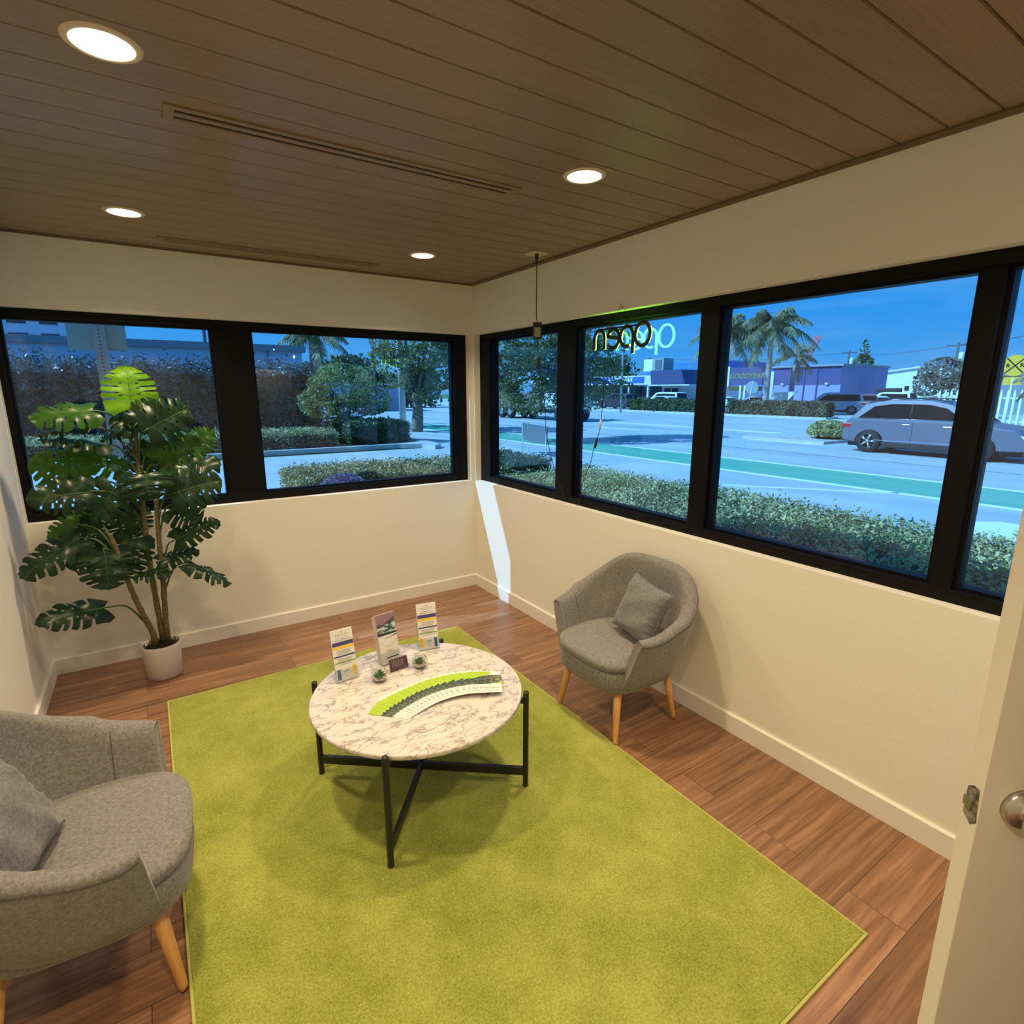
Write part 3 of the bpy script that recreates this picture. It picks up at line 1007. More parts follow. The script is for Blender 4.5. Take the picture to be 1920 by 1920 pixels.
# terrariums
M_SUC = leaf_mat('succulent_leaf', (0.03, 0.13, 0.02), (0.12, 0.30, 0.06), 0.15)
M_PEB = mat('tiny_pebbles', (0.55, 0.45, 0.36), 0.7, noise=((0.10, 0.07, 0.06), 160, (1, 1, 1), .45, .58))
for i, (x, y, lab) in enumerate(((-1.631, -2.000, 'small round glass terrarium with succulent, left of the business cards'), (-1.428, -1.985, 'small round glass terrarium with succulent, right of the business cards'))):
    r = thing('glass_terrarium', lab, 'terrarium', (x, y, TOP), i * 1.3, 'glass bowls with succulents on the coffee table')
    bm = NB()
    pr = [(0.0, 0.001)] + [(0.0375 * math.sin(R(a)), 0.0345 - 0.0345 * math.cos(R(a))) for a in range(24, 148, 10)]
    pr2 = [(rr * 0.965, zz) for rr, zz in pr[1:]][::-1]
    lathe(bm, pr + pr2 + [(0, 0.0025)], 32)
    obj('glass_bowl', bm, M_CLEAR, r)
    bm = NB(); lathe(bm, [(0, 0.003), (0.016, 0.004), (0.027, 0.011), (0.0315, 0.019), (0.028, 0.021), (0, 0.022)], 24); obj('pebble_bed', bm, M_PEB, r)
    rnd = random.Random(i + 3)
    bm = NB()
    for k in range(60):
        a = rnd.uniform(0, 2 * PI); el = rnd.uniform(0.1, 1.35); L0 = rnd.uniform(.016, .032)
        d = Vector((math.cos(a) * math.cos(el), math.sin(a) * math.cos(el), math.sin(el)))
        o0 = Vector((rnd.uniform(-.008, .008), rnd.uniform(-.008, .008), .023))
        tube(bm, [o0, o0 + d * L0 * .5, o0 + d * L0 * .85, o0 + d * L0], [.0012, .0032, .0022, .0003], 5)
    obj('succulent', bm, M_SUC, r, smooth=True)

# the fan of rack cards
CB = [(-1.640, -2.352), (-1.585, -2.338), (-1.510, -2.322), (-1.435, -2.325), (-1.358, -2.345)]
CT = [(-1.771, -2.222), (-1.694, -2.140), (-1.575, -2.085), (-1.437, -2.090), (-1.271, -2.188)]
NC = 19


def poly(P, t):
    s = t * (len(P) - 1); i = min(int(s), len(P) - 2); f = s - i
    p0 = P[max(i - 1, 0)]; p1 = P[i]; p2 = P[i + 1]; p3 = P[min(i + 2, len(P) - 1)]
    return tuple(0.5 * ((2 * p1[k]) + (-p0[k] + p2[k]) * f + (2 * p0[k] - 5 * p1[k] + 4 * p2[k] - p3[k]) * f * f + (-p0[k] + 3 * p1[k] - 3 * p2[k] + p3[k]) * f ** 3) for k in (0, 1))


CW, CH = 0.139, 0.178


def card_bm():
    bm = NB()
    box(bm, 0, CW, 0, CH, 0, 0.0005, 0)
    z = 0.0007
    e = 0.0015

    def q(pts, mi, zz=z):
        f = bm.faces.new([bm.verts.new((a, b_, zz)) for a, b_ in pts]); f.material_index = mi
    q([(0, CH * .40), (CW * .62, CH * .40), (CW, CH * .48), (CW, CH * .82), (CW * .52, CH * .82), (CW * .05, CH * .70), (0, CH * .70)], 2)
    q([(0, CH * .66), (CW * .62, CH * .86), (CW * .66, CH), (0, CH)], 1, z + 0.0001)
    q([(CW * .78, CH * .40), (CW, CH * .40), (CW, CH * .54)], 1, z + 0.0001)
    q([(CW * .64, CH * .46), (CW, CH * .50), (CW, CH * .82), (CW * .72, CH * .80)], 3, z + 0.00005)
    q([(CW * .06, CH * .10), (CW * .92, CH * .10), (CW * .92, CH * .116), (CW * .06, CH * .116)], 4)
    # small emblem
    cx_, cy_ = CW * .17, CH * .25
    pts = [(cx_ + .010 * math.sin(2 * PI * k / 12), cy_ + .004 + .011 * math.cos(2 * PI * k / 12)) for k in range(12)]
    pi_ = [(cx_ + .0075 * math.sin(2 * PI * k / 12), cy_ + .004 + .0085 * math.cos(2 * PI * k / 12)) for k in range(12)]
    for k in range(12):
        if k in (5, 6): continue
        q([pts[k], pts[(k + 1) % 12], pi_[(k + 1) % 12], pi_[k]], 4)
    q([(cx_ - .012, cy_ - .010), (cx_ + .012, cy_ - .010), (cx_ + .009, cy_ - .004), (cx_ - .009, cy_ - .004)], 4)
    return bm


CM = [M_PAPER, M_LIME, M_DKG, mat('purple_leaf_print', (0.10, 0.05, 0.07), 0.4, noise=((0.22, 0.35, 0.10), 60, (1, 1, 1), .45, .6)), mat('emblem_print', (0.28, 0.20, 0.18), .5)]
proto = None
for k in range(NC):
    t_ = k / (NC - 1)
    t_ = t_ ** 1.12 if k else 0
    pb, pt_ = poly(CB, t_), poly(CT, t_)
    up = Vector((pt_[0] - pb[0], pt_[1] - pb[1], 0)).normalized()
    ang = math.atan2(up.y, up.x) - PI / 2
    zz = TOP + 0.0008 + k * 0.0011
    if k == NC - 1: lab = 'topmost card at the right end of the fan, reading Sanctuary'
    elif k == 0: lab = 'lowest card at the left end of the card fan'
    else: lab = 'white and lime green rack card inside the fan on the marble table'
    if proto is None:
        proto = o = obj('rack_card', card_bm(), CM)
        tag(o, lab, 'card', 'rack cards fanned out on the coffee table')
    else:
        o = dup(proto, None, None, lab)
    jit = random.uniform(-.02, .02) if 0 < k < NC - 1 else 0
    o.location = (pb[0], pb[1], zz); o.rotation_euler = (0.0, 0.0, ang + jit)
    if k == NC - 1:
        text('lettering', 'Sanctuary', 0.0215, M_GREY, o, (CW * .61, CH * .225, 0.0009), (0, 0, 0), bold=0.0004, spacing=1.05)

# ================================================================ potted monstera
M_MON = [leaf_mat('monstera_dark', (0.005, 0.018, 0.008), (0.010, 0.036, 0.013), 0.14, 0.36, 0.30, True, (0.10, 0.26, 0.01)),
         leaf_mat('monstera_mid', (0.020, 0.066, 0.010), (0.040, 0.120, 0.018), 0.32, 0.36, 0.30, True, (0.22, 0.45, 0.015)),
         leaf_mat('monstera_backlit', (0.10, 0.26, 0.012), (0.20, 0.42, 0.02), 0.60, 0.45, 0.2, True, (0.62, 0.95, 0.02))]  # top leaf: downlight shining through the blade put into a paler, yellower colour
M_VEIN = mat('leaf_vein', (0.035, 0.09, 0.012), 0.45)
M_STALK = mat('petiole', (0.06, 0.10, 0.025), 0.5)
M_TRUNK = mat('monstera_trunk', (0.10, 0.075, 0.030), 0.65, noise=((0.16, 0.13, 0.045), 14, (2, 2, 9), .4, .6))
PX, PY = -2.462, -0.365
plant = thing('potted_monstera', 'tall potted monstera plant in the left corner before the window', 'potted plant', (PX, PY, 0))
bm = NB()
lathe(bm, [(0, 0), (0.088, 0), (0.095, 0.006), (0.106, 0.195), (0.108, 0.215), (0.105, 0.218), (0.099, 0.214), (0.096, 0.185), (0, 0.18)], 56)
obj('pot', bm, mat('white_ceramic_pot', (0.62, 0.57, 0.55), 0.55), plant)
bm = NB(); lathe(bm, [(0, 0.205), (0.05, 0.206), (0.085, 0.196), (0.096, 0.185)], 30)
rnd = random.Random(4)
for k in range(340):
    a = rnd.uniform(0, 2 * PI); q = rnd.uniform(0, .09); h_ = rnd.uniform(.01, .045); b_ = rnd.uniform(0, 2 * PI)
    p = Vector((math.cos(a) * q, math.sin(a) * q, .200)); t2 = p + Vector((math.cos(b_) * .035, math.sin(b_) * .035, h_))
    sd_ = Vector((-math.sin(b_), math.cos(b_), 0)) * .003
    bm.faces.new([bm.verts.new(v) for v in (p - sd_, p + sd_, t2)])
obj('soil_moss', bm, mat('coir_moss', (0.045, 0.026, 0.012), 0.95), plant)


def W3(u, v, y): return aty(u, v, y)


def crv(P, n_=14):
    out = []
    for i in range(n_ + 1):
        t = i / n_ * (len(P) - 1); k = min(int(t), len(P) - 2); f = t - k
        p0 = P[max(k - 1, 0)]; p1 = P[k]; p2 = P[k + 1]; p3 = P[min(k + 2, len(P) - 1)]
        out.append(0.5 * ((2 * p1) + (-p0 + p2) * f + (2 * p0 - 5 * p1 + 4 * p2 - p3) * f * f + (-p0 + 3 * p1 - 3 * p2 + p3) * f ** 3))
    return out


O = Vector((PX, PY, 0))
TR = [[(303, 1180, -.36), (290, 1110, -.38), (277, 1030, -.40), (266, 935, -.40), (258, 855, -.36), (254, 800, -.34)],
      [(312, 1178, -.37), (305, 1080, -.42), (297, 1000, -.44), (292, 935, -.45)],
      [(290, 1192, -.40), (262, 1140, -.47), (240, 1090, -.52), (222, 1040, -.55), (205, 1000, -.55)]]
TC = []
for i, tr in enumerate(TR):
    c_ = crv([W3(*p) for p in tr], 26)
    if i < 3:
        c_ = [c_[0] * 1.0 - Vector((0, 0, c_[0].z - 0.20))] + c_[1:] if c_[0].z > 0.22 else c_
    TC.append(c_)
    bm = NB()
    rr = [lerp(0.0165, 0.0105, k / (len(c_) - 1)) * (1 + 0.10 * math.sin(k * 2.3)) for k in range(len(c_))]
    tube(bm, [p - O for p in c_], rr, 10)
    obj('trunk', bm, M_TRUNK, plant, smooth=True)


def leaf(base, tip, width, up, nrm_cam, shade, curl, seed, trunk, cup=0.0):
    """base, tip world points; width in metres; the blade's normal leans to the camera (nrm_cam) or up"""
    rn = random.Random(seed)
    d = (tip - base); Ln = d.length; d.normalize()
    mid = (base + tip) / 2
    toc = (CAMP - mid).normalized()
    nn = toc * nrm_cam + Vector((0, 0, 1)) * up
    nn = (nn - d * nn.dot(d)).normalized()
    sd_ = d.cross(nn).normalized()
    NS, NK = 37, 9

    def prof(s):      # half-width of the heart-shaped outline
        return width / 2 * (pw([0, .06, .28, .55, .8, .93, 1], [0.62, 0.86, 1.0, 0.93, 0.62, 0.33, 0.03], s))

    def P(s, k, sg):
        q = k / (NK - 1)
        hw = prof(s)
        fw = -0.17 * (1 - s) ** 3 * q * Ln + 0.13 * q * q * Ln * (1 - s) * s * 4 * 0.5
        x = s * Ln + fw + 0.10 * q * Ln * s * (1 - s)
        y = hw * q
        z = -curl * Ln * (s - 0.25) ** 2 * (1.0 if s > .25 else 0.2) * 0.9 + 0.10 * hw * math.sin(q * PI * 0.75) - (0.22 + cup) * hw * q * q
        z += 0.012 * math.sin(s * 19 + seed) * q
        return base + d * x + sd_ * (sg * y) + nn * z
    bm = NB()
    for sg in (-1, 1):
        V = [[bm.verts.new(P(i / (NS - 1), k, sg)) for k in range(NK)] for i in range(NS)]
        cuts = {}
        for b_ in (7, 12, 17, 22, 27):
            cuts[b_ + rn.choice((0, 0, 1))] = rn.choice((3, 4, 4, 5))
        holes = [(b_ + 1 + rn.choice((0, 1)), 2) for b_ in (9, 14, 19) if rn.random() < .8]
        for i in range(NS - 1):
            for k in range(NK - 1):
                if i in cuts and k >= cuts[i]:
                    continue
                if (i, k) in holes: continue
                if k == NK - 2 and (i - 1 in cuts or i + 1 in cuts) and k >= 6: 
                    pass
                vs = [V[i][k], V[i + 1][k], V[i + 1][k + 1], V[i][k + 1]]
                f = bm.faces.new(vs if sg < 0 else vs[::-1]); f.smooth = True
        # taper the lobes so the slots open outwards
        for i in cuts:
            for k in range(cuts[i] + 1, NK):
                g = (k - cuts[i]) / (NK - 1 - cuts[i])
                off = d * (0.010 * g * Ln * 1.3)
                V[i][k].co += -off * 0.8
                V[i + 1][k].co += off * 0.8
                if k == NK - 1:
                    V[i][k].co -= sd_ * sg * width * 0.03; V[i + 1][k].co -= sd_ * sg * width * 0.03
    bmesh.ops.remove_doubles(bm, verts=bm.verts, dist=0.0004)
    bmesh.ops.delete(bm, geom=[v for v in bm.verts if not v.link_faces], context='VERTS')
    bmesh.ops.translate(bm, verts=bm.verts, vec=-O)
    lf = obj('leaf', bm, M_MON[shade], plant)
    # veins: midrib and side veins a hair above the blade on both faces
    bm = NB()
    mids = [P(i / 20, 0, 1) for i in range(21)]
    tube(bm, [p - O for p in mids], [lerp(.0028, .0008, i / 20) for i in range(21)], 5)
    for sg in (-1, 1):
        for b_ in (4, 10, 15, 20, 25, 30):
            pts = [P((b_ + q * 0.9) / (NS - 1), q, sg) - O for q in range(0, NK - 1)]
            tube(bm, pts, [lerp(.0014, .0005, q / (NK - 2)) for q in range(NK - 1)], 4, caps=False)
    obj('vein', bm, M_VEIN, lf)
    # stalk from the trunk to the blade
    tc = TC[trunk]
    want = base.z - 0.20
    k = min(range(len(tc)), key=lambda q: abs(tc[q].z - want))
    k = min(k, len(tc) - 1)
    s0 = tc[k]
    m1 = s0.lerp(base, 0.45) + Vector((0, 0, 0.045 + 0.12 * (s0 - base).length)) - Vector((0, 0, 0.0))
    c_ = crv([s0, m1, base + (d * -0.02), base + d * 0.01], 14)
    bm = NB(); tube(bm, [p - O for p in c_], [lerp(.0062, .0032, q / 14) for q in range(15)], 7)
    obj('stalk', bm, M_STALK, lf, smooth=True)


LV = [  # base px, tip px, depths, width px, (up, cam), shade, curl, trunk, cup
    ((247, 765), (236, 684), (-.40, -.34), 98, (-.1, 1), 2, .15, 0, 0),
    ((172, 771), (52, 779), (-.42, -.50), 84, (.75, .65), 1, .22, 0, .1),
    ((192, 832), (72, 814), (-.38, -.46), 74, (1, .12), 0, .25, 0, .3),
    ((150, 800), (58, 812), (-.34, -.40), 50, (1, .10), 0, .2, 0, .2),
    ((160, 899), (53, 862), (-.30, -.30), 88, (.15, 1), 1, .12, 0, 0),
    ((237, 882), (119, 840), (-.34, -.36), 62, (.5, .7), 1, .2, 0, .1),
    ((172, 922), (50, 936), (-.50, -.58), 84, (.30, 1), 0, .2, 0, 0),
    ((215, 915), (170, 985), (-.48, -.50), 92, (.35, .9), 0, .25, 0, .1),
    ((164, 968), (88, 1012), (-.38, -.42), 58, (.3, .8), 1, .2, 2, 0),
    ((146, 1012), (34, 1078), (-.50, -.62), 74, (.5, .8), 0, .35, 2, .1),
    ((205, 1020), (120, 1060), (-.42, -.44), 66, (.5, .8), 0, .3, 2, .1),
    ((196, 1035), (205, 1106), (-.56, -.62), 98, (.25, 1), 0, .25, 2, 0),
    ((250, 1010), (232, 1080), (-.46, -.50), 84, (.3, 1), 0, .3, 0, .1),
    ((194, 1140), (70, 1160), (-.50, -.62), 70, (.6, .8), 0, .3, 2, .15),
    ((277, 805), (356, 762), (-.46, -.46), 92, (.2, 1), 0, .2, 0, 0),
    ((256, 795), (296, 748), (-.44, -.42), 66, (.3, 1), 0, .25, 0, 0),
    ((252, 805), (208, 782), (-.40, -.40), 56, (.5, .7), 0, .25, 0, .1),
    ((232, 808), (184, 824), (-.32, -.32), 42, (.8, .4), 0, .2, 0, 0),
    ((300, 868), (382, 828), (-.42, -.44), 84, (.3, 1), 1, .25, 0, 0),
    ((362, 838), (398, 806), (-.36, -.36), 58, (.2, 1), 1, .2, 1, 0),
    ((312, 905), (410, 858), (-.48, -.50), 80, (.45, .8), 0, .25, 1, .1),
    ((325, 925), (414, 898), (-.52, -.56), 94, (.25, 1), 0, .2, 1, 0),
    ((325, 950), (380, 975), (-.46, -.48), 78, (.3, .9), 0, .2, 1, 0),
    ((272, 890), (282, 933), (-.56, -.62), 104, (.5, .9), 0, .5, 0, .1),
    ((330, 1012), (408, 974), (-.46, -.50), 54, (.4, .9), 0, .3, 1, .1),
    ((300, 1052), (372, 1028), (-.44, -.46), 46, (.6, .6), 0, .2, 1, .1),
    ((354, 1058), (438, 1087), (-.48, -.54), 44, (.9, .35), 0, .3, 1, .3),
    ((310, 1068), (244, 1080), (-.50, -.54), 46, (.9, .3), 0, .2, 1, .2),
    ((262, 905), (202, 862), (-.42, -.44), 44, (.9, .25), 0, .2, 0, .2),
    ((290, 840), (270, 905), (-.34, -.36), 74, (.2, 1), 0, .2, 0, 0),
    ((240, 960), (250, 1010), (-.38, -.40), 84, (.2, 1), 0, .3, 0, 0),
    ((150, 985), (205, 1010), (-.44, -.44), 56, (.4, .7), 0, .3, 2, 0),
]
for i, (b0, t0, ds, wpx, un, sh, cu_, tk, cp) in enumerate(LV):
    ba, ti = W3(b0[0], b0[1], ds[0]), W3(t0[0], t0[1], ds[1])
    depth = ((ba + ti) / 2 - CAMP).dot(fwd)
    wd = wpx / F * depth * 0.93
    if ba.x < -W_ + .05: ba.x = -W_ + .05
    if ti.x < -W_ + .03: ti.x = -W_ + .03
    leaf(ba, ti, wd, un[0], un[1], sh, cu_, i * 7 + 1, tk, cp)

# ================================================================ neon sign
sign = thing('neon_sign', 'hanging neon sign reading open towards the street, black back, bright green tubes', 'sign', (0.0, -1.765, 2.052))
# letters in the (y, z) plane; text reads correctly from outside (+x side), so +y is its left... drawn as seen from outside: a = -y
M_NEON = mat('neon_green_tube', (0.7, 1.0, 0.2), 0.4, emit=((0.30, 1.0, 0.05), 19.0))
LH = 0.056    # letter radius


def arc(cx_, cz_, rx, rz_, a0, a1, n_=26):
    return [(cx_ + rx * math.cos(R(lerp(a0, a1, i / n_))), cz_ + rz_ * math.sin(R(lerp(a0, a1, i / n_)))) for i in range(n_ + 1)]


# as seen from outside, a grows to the right; world y = centre + a   (outside viewer looks along -x: right is +y)
strokes = [('letter_o', arc(-0.170, 0.004, 0.056, 0.062, 90, 450)),
           ('letter_p', [(-0.098, -0.098), (-0.098, 0.0)] + arc(-0.047, 0.0, 0.051, 0.055, 180, -115)),
           ('letter_e', [(0.016, -0.004), (0.112, 0.010)] + arc(0.064, -0.004, 0.050, 0.053, 16, 300)),
           ('letter_n', [(0.140, -0.060), (0.140, 0.0)] + arc(0.184, 0.0, 0.044, 0.050, 180, 0) + [(0.228, -0.060)])]
for nm, st in strokes:
    bm = NB(); tube(bm, [(-0.008, a, z_) for a, z_ in st], 0.0122, 10); bmesh.ops.scale(bm, vec=(0.5, 1, 1), verts=bm.verts)
    o = obj(nm, bm, M_BLACK, sign, smooth=True)
    bm = NB(); tube(bm, [(0.0042, a, z_) for a, z_ in st], 0.0058, 8)
    obj('neon_tube', bm, M_NEON, o, smooth=True)
obj('top_rail', B(-0.004, 0.004, -0.175, 0.190, 0.050, 0.060), M_BLACK, sign)
bm = NB(); hk = Vector((-0.014, 0.0, 0.178))
tube(bm, [(0, -0.115, 0.058), hk, (0, 0.095, 0.058)], 0.0016, 5)
obj('hanging_wire', bm, M_BLACK, sign)
hook = obj('wall_hook', tube(NB(), [(0.003, 0, 0), (-0.012, 0, 0), (-0.016, 0, 0.006), (-0.016, 0, 0.012)], 0.0022, 6), M_CHROME)
hook.location = (0, -1.765, 2.225)
tag(hook, 'small metal hook above the window frame holding the neon sign wire', 'hook')
cd = thing('sign_cord', 'thin black cord with white connector trailing down from the open sign', 'cord', (0, -1.63, 1.95))
O2 = Vector((0, -1.63, 1.95))
ps = [Vector(p) - O2 for p in ((0.0, -1.632, 1.965), (0.0, -1.630, 1.80), (0.0, -1.624, 1.64), (0, -1.606, 1.50), (-0.004, -1.57, 1.41), (-0.004, -1.53, 1.28), (0.0, -1.45, 1.13), (0.012, -1.42, 1.02), (0.022, -1.38, 0.974))]
obj('cable', tube(NB(), crv(ps, 50), 0.0024, 6), M_BLACK, cd, smooth=True)
q = Vector((0, -1.624, 1.64)) - O2
obj('connector', tube(NB(), [q + Vector((0, .001, .05)), q + Vector((0, .001, .045)), q + Vector((0, 0, 0.002)), q], [.003, .006, .006, .003], 8), M_BLACK, cd, smooth=True)
q = Vector((0, -1.612, 1.54)) - O2
obj('connector', tube(NB(), [q + Vector((0, -.004, .03)), q + Vector((0, 0.004, -.03))], .0062, 8), mat('white_plastic', (.7, .68, .64), .4), cd, smooth=True)
q = Vector((-.004, -1.585, 1.42)) - O2
obj('inline_switch', tube(NB(), [q + Vector((0, -.010, .035)), q + Vector((0, -0.004, .025)), q + Vector((0, 0.008, -.02)), q + Vector((0, .012, -.035))], [.003, .0065, .0065, .003], 8), M_BLACK, cd, smooth=True)

# power cord from the ceiling
pc = thing('power_adapter_cord', 'black cord with adapter box hanging from the ceiling outlet near the corner', 'power cord', (-0.172, -1.152, 2.6))
obj('cable', tube(NB(), crv([Vector(p) for p in ((0, 0, -0.03), (0.001, 0.0, -0.18), (-0.001, -0.003, -0.36), (0, -0.015, -0.42))], 20), 0.003, 6), M_BLACK, pc, smooth=True)
obj('plug', lathe(NB(), [(0, -0.006), (0.013, -0.006), (0.012, -0.02), (0.006, -0.045), (0.004, -0.06), (0, -0.06)], 16), M_BLACK, pc)
ab = obj('adapter_box', B(-0.016, 0.016, -0.029, 0.029, -0.525, -0.42), M_BLACK, pc, bevel=0.004)
ab.location = (0, -0.015, 0); ab.rotation_euler = (0, 0, R(54))
obj('adapter_label', B(-0.0168, -0.0161, -0.019, 0.019, -0.512, -0.452), mat('adapter_label_grey', (0.33, 0.30, 0.25), 0.5), ab)
obj('inline_plug', B(-0.010, 0.010, -0.040, -0.020, -0.715, -0.640), M_BLACK, pc, bevel=0.003)
lo_ = [Vector(p) for p in ((0, -0.016, -0.52), (0.001, -0.022, -0.58), (0.0, -0.030, -0.66), (0.02, -0.02, -0.74), (0.06, 0.00, -0.85), (0.10, 0.02, -1.00), (0.14, 0.06, -1.15), (0.17, 0.03, -1.33), (0.185, -0.03, -1.48), (0.192, -0.10, -1.60))]
obj('cable', tube(NB(), crv(lo_, 50), 0.0024, 6), M_BLACK, pc, smooth=True)
op = thing('ceiling_outlet', 'cream square outlet plate on the wooden ceiling above the corner window', 'outlet', (-0.172, -1.150, 2.6))
obj('cover_plate', B(-0.06, 0.06, -0.06, 0.06, -0.006, 0.0), mat('cream_plastic', (0.62, 0.52, 0.34), 0.4), op, bevel=0.002)
# ================================================================ outside
G = -0.15
M_ASPH = mat('asphalt', (0.40, 0.43, 0.43), 0.85, noise=((0.54, 0.57, 0.54), 1.1, (1, 0.25, 1), .35, .7), bump=(90, .2, .01))
M_CONC = mat('concrete', (0.56, 0.54, 0.50), 0.85, noise=((0.46, 0.45, 0.42), 3, (1, 1, 1), .4, .6))
M_MULCH = mat('mulch', (0.16, 0.10, 0.06), 0.95, noise=((0.07, 0.045, 0.03), 30, (1, 1, 1), .4, .6), bump=(60, .6, .03))
M_GRASS = mat('far_grass', (0.16, 0.20, 0.06), 0.95, noise=((0.10, 0.14, 0.05), 4, (1, 1, 1), .4, .6))
M_MARK = mat('road_paint', (0.85, 0.87, 0.88), 0.6)
M_LANE = mat('green_lane_paint', (0.11, 0.42, 0.27), 0.7, noise=((0.18, 0.46, 0.31), 2, (1, .2, 1), .4, .6))
M_SEAL = mat('tar_seal', (0.03, 0.035, 0.045), 0.6)


def flat(name, pts, z, m, par=None):
    bm = NB(); prism(bm, pts, z - 0.02, z, 'z'); return struct(name, bm, m, par)


flat('ground', [(-60, 0.2), (0.2, 0.2), (0.2, -60), (220, -60), (220, 260), (-60, 260)], G - 0.02, M_GRASS)
flat('road', [(5.6, -60), (36, -60), (36, 240), (5.6, 240)], G, M_ASPH)
flat('cross_road', [(-50, 26), (5.6, 26), (5.6, 60), (-50, 60)], G, M_ASPH)
flat('driveway_apron', [(-50, 7.2), (5.6, 7.2), (5.6, 13.0), (-50, 13.0)], G + 0.001, M_CONC)
flat('parking_lot', [(37.5, -20), (120, -20), (120, 120), (37.5, 120)], G, M_ASPH)
flat('driveway_far', [(36, -6), (37.5, -6), (37.5, 15.5), (36, 15.5)], G + 0.003, M_ASPH)
flat('planting_bed', [(0.2, -8), (4.9, -8), (4.9, 7.2), (-2.2, 7.2), (-2.2, 0.2), (0.2, 0.2)], G, M_MULCH)
flat('pavement_walk', [(4.9, -60), (5.6, -60), (5.6, 12), (4.9, 12)], G + 0.004, M_CONC)
# lane, lines and tar seams of the road
ln = struct('road_lane_green', B(9.45, 11.42, -50, 26, G, G + 0.004), M_LANE)
bm = NB()
for x0, x1, y0, y1 in ((9.28, 9.44, -50, 26), (11.44, 11.60, -50, 26), (6.0, 6.12, -50, -2), (21.5, 21.65, -50, 200), (35.6, 35.8, -50, 200), (21.9, 22.02, -50, 200), (35.1, 35.2, 16, 60)):
    box(bm, x0, x1, y0, y1, G, G + 0.006)
for k in range(14):
    box(bm, 17.7, 17.84, -30 + k * 9, -27 + k * 9, G, G + 0.006)
prism(bm, [(7.1, 3.0), (7.24, 3.0), (9.42, 0.3), (9.28, 0.3)], G, G + 0.006, 'z')
prism(bm, [(6.7, -1.2), (7.5, -1.2), (8.0, -1.6), (8.0, -8), (7.0, -8)], G, G + 0.006, 'z')
prism(bm, [(10.0, 5.6), (10.9, 6.0), (10.9, 5.85), (10.0, 5.45)], G + .004, G + 0.008, 'z')
prism(bm, [(10.0, 5.6), (10.18, 5.6), (10.18, 5.2), (10.0, 5.2)], G + .004, G + 0.008, 'z')
struct('road_markings', bm, M_MARK)
bm = NB()
for x, w in ((14.35, .045), (19.4, .03)):
    box(bm, x, x + w, -40, 60, G, G + 0.003)
struct('road_seams', bm, M_SEAL)
bm = NB()
box(bm, 35.9, 37.5, 15.5, 200, G, G + 0.12); box(bm, 35.9, 37.5, -60, -6, G, G + .12)
struct('kerb_far', bm, M_CONC)
bm = NB()
prism(bm, [(-30, 13.4), (4.6, 13.4), (5.3, 13.0), (5.5, 12.4), (5.9, 12.8), (6.0, 14.0), (6.0, 22), (5.7, 22), (5.7, 14), (4.7, 13.62), (-30, 13.62)], G, G + 0.14, 'z')
struct('kerb_island', bm, M_CONC)
flat('island_bed', [(-30, 13.6), (5.7, 13.6), (5.7, 26), (-30, 26)], G + 0.08, M_MULCH)
flat('stone_step', [(-0.9, 5.4), (0.1, 5.2), (0.2, 7.0), (-0.9, 7.2)], G + 0.06, M_CONC)

# foliage ------------------------------------------------------------
F_HEDGE = leaf_mat('hedge_leaf', (0.23, 0.25, 0.09), (0.72, 0.64, 0.30), 0.2, 0.5)
F_DARK = leaf_mat('dark_leaf', (0.05, 0.08, 0.025), (0.18, 0.21, 0.06), 0.2, 0.5)
F_OAK = leaf_mat('oak_leaf', (0.11, 0.14, 0.04), (0.42, 0.40, 0.15), 0.3, 0.5)
F_TALL = leaf_mat('tall_hedge_leaf', (0.04, 0.07, 0.06), (0.18, 0.25, 0.23), 0.25, 0.3, 0.6)
F_PALM = leaf_mat('palm_leaf', (0.17, 0.17, 0.07), (0.42, 0.36, 0.18), 0.25, 0.45)
F_PURP = leaf_mat('purple_flower', (0.25, 0.16, 0.24), (0.50, 0.38, 0.48), 0.3, 0.6)
M_BARK = mat('bark', (0.16, 0.12, 0.09), 0.9, noise=((0.30, 0.25, 0.20), 5, (1, 1, 3), .4, .6))
M_PBARK = mat('palm_bark', (0.42, 0.40, 0.36), 0.85, noise=((0.30, 0.29, 0.27), 3, (1, 1, 6), .4, .6))


def leaves(bm, pts, size, rnd, up=0.3, asp=0.55):
    for p in pts:
        d = Vector((rnd.gauss(0, 1), rnd.gauss(0, 1), rnd.gauss(0, .7) + up)).normalized()
        s = d.cross(Vector((rnd.gauss(0, 1), rnd.gauss(0, 1), rnd.gauss(0, 1)))).normalized()
        L = size * rnd.uniform(.6, 1.3)
        p = Vector(p)
        a = p - d * L * .5; b_ = p + d * L * .5; m_ = p + d * L * .05
        bm.faces.new([bm.verts.new(v) for v in (a, m_ + s * L * asp * .5, b_, m_ - s * L * asp * .5)])


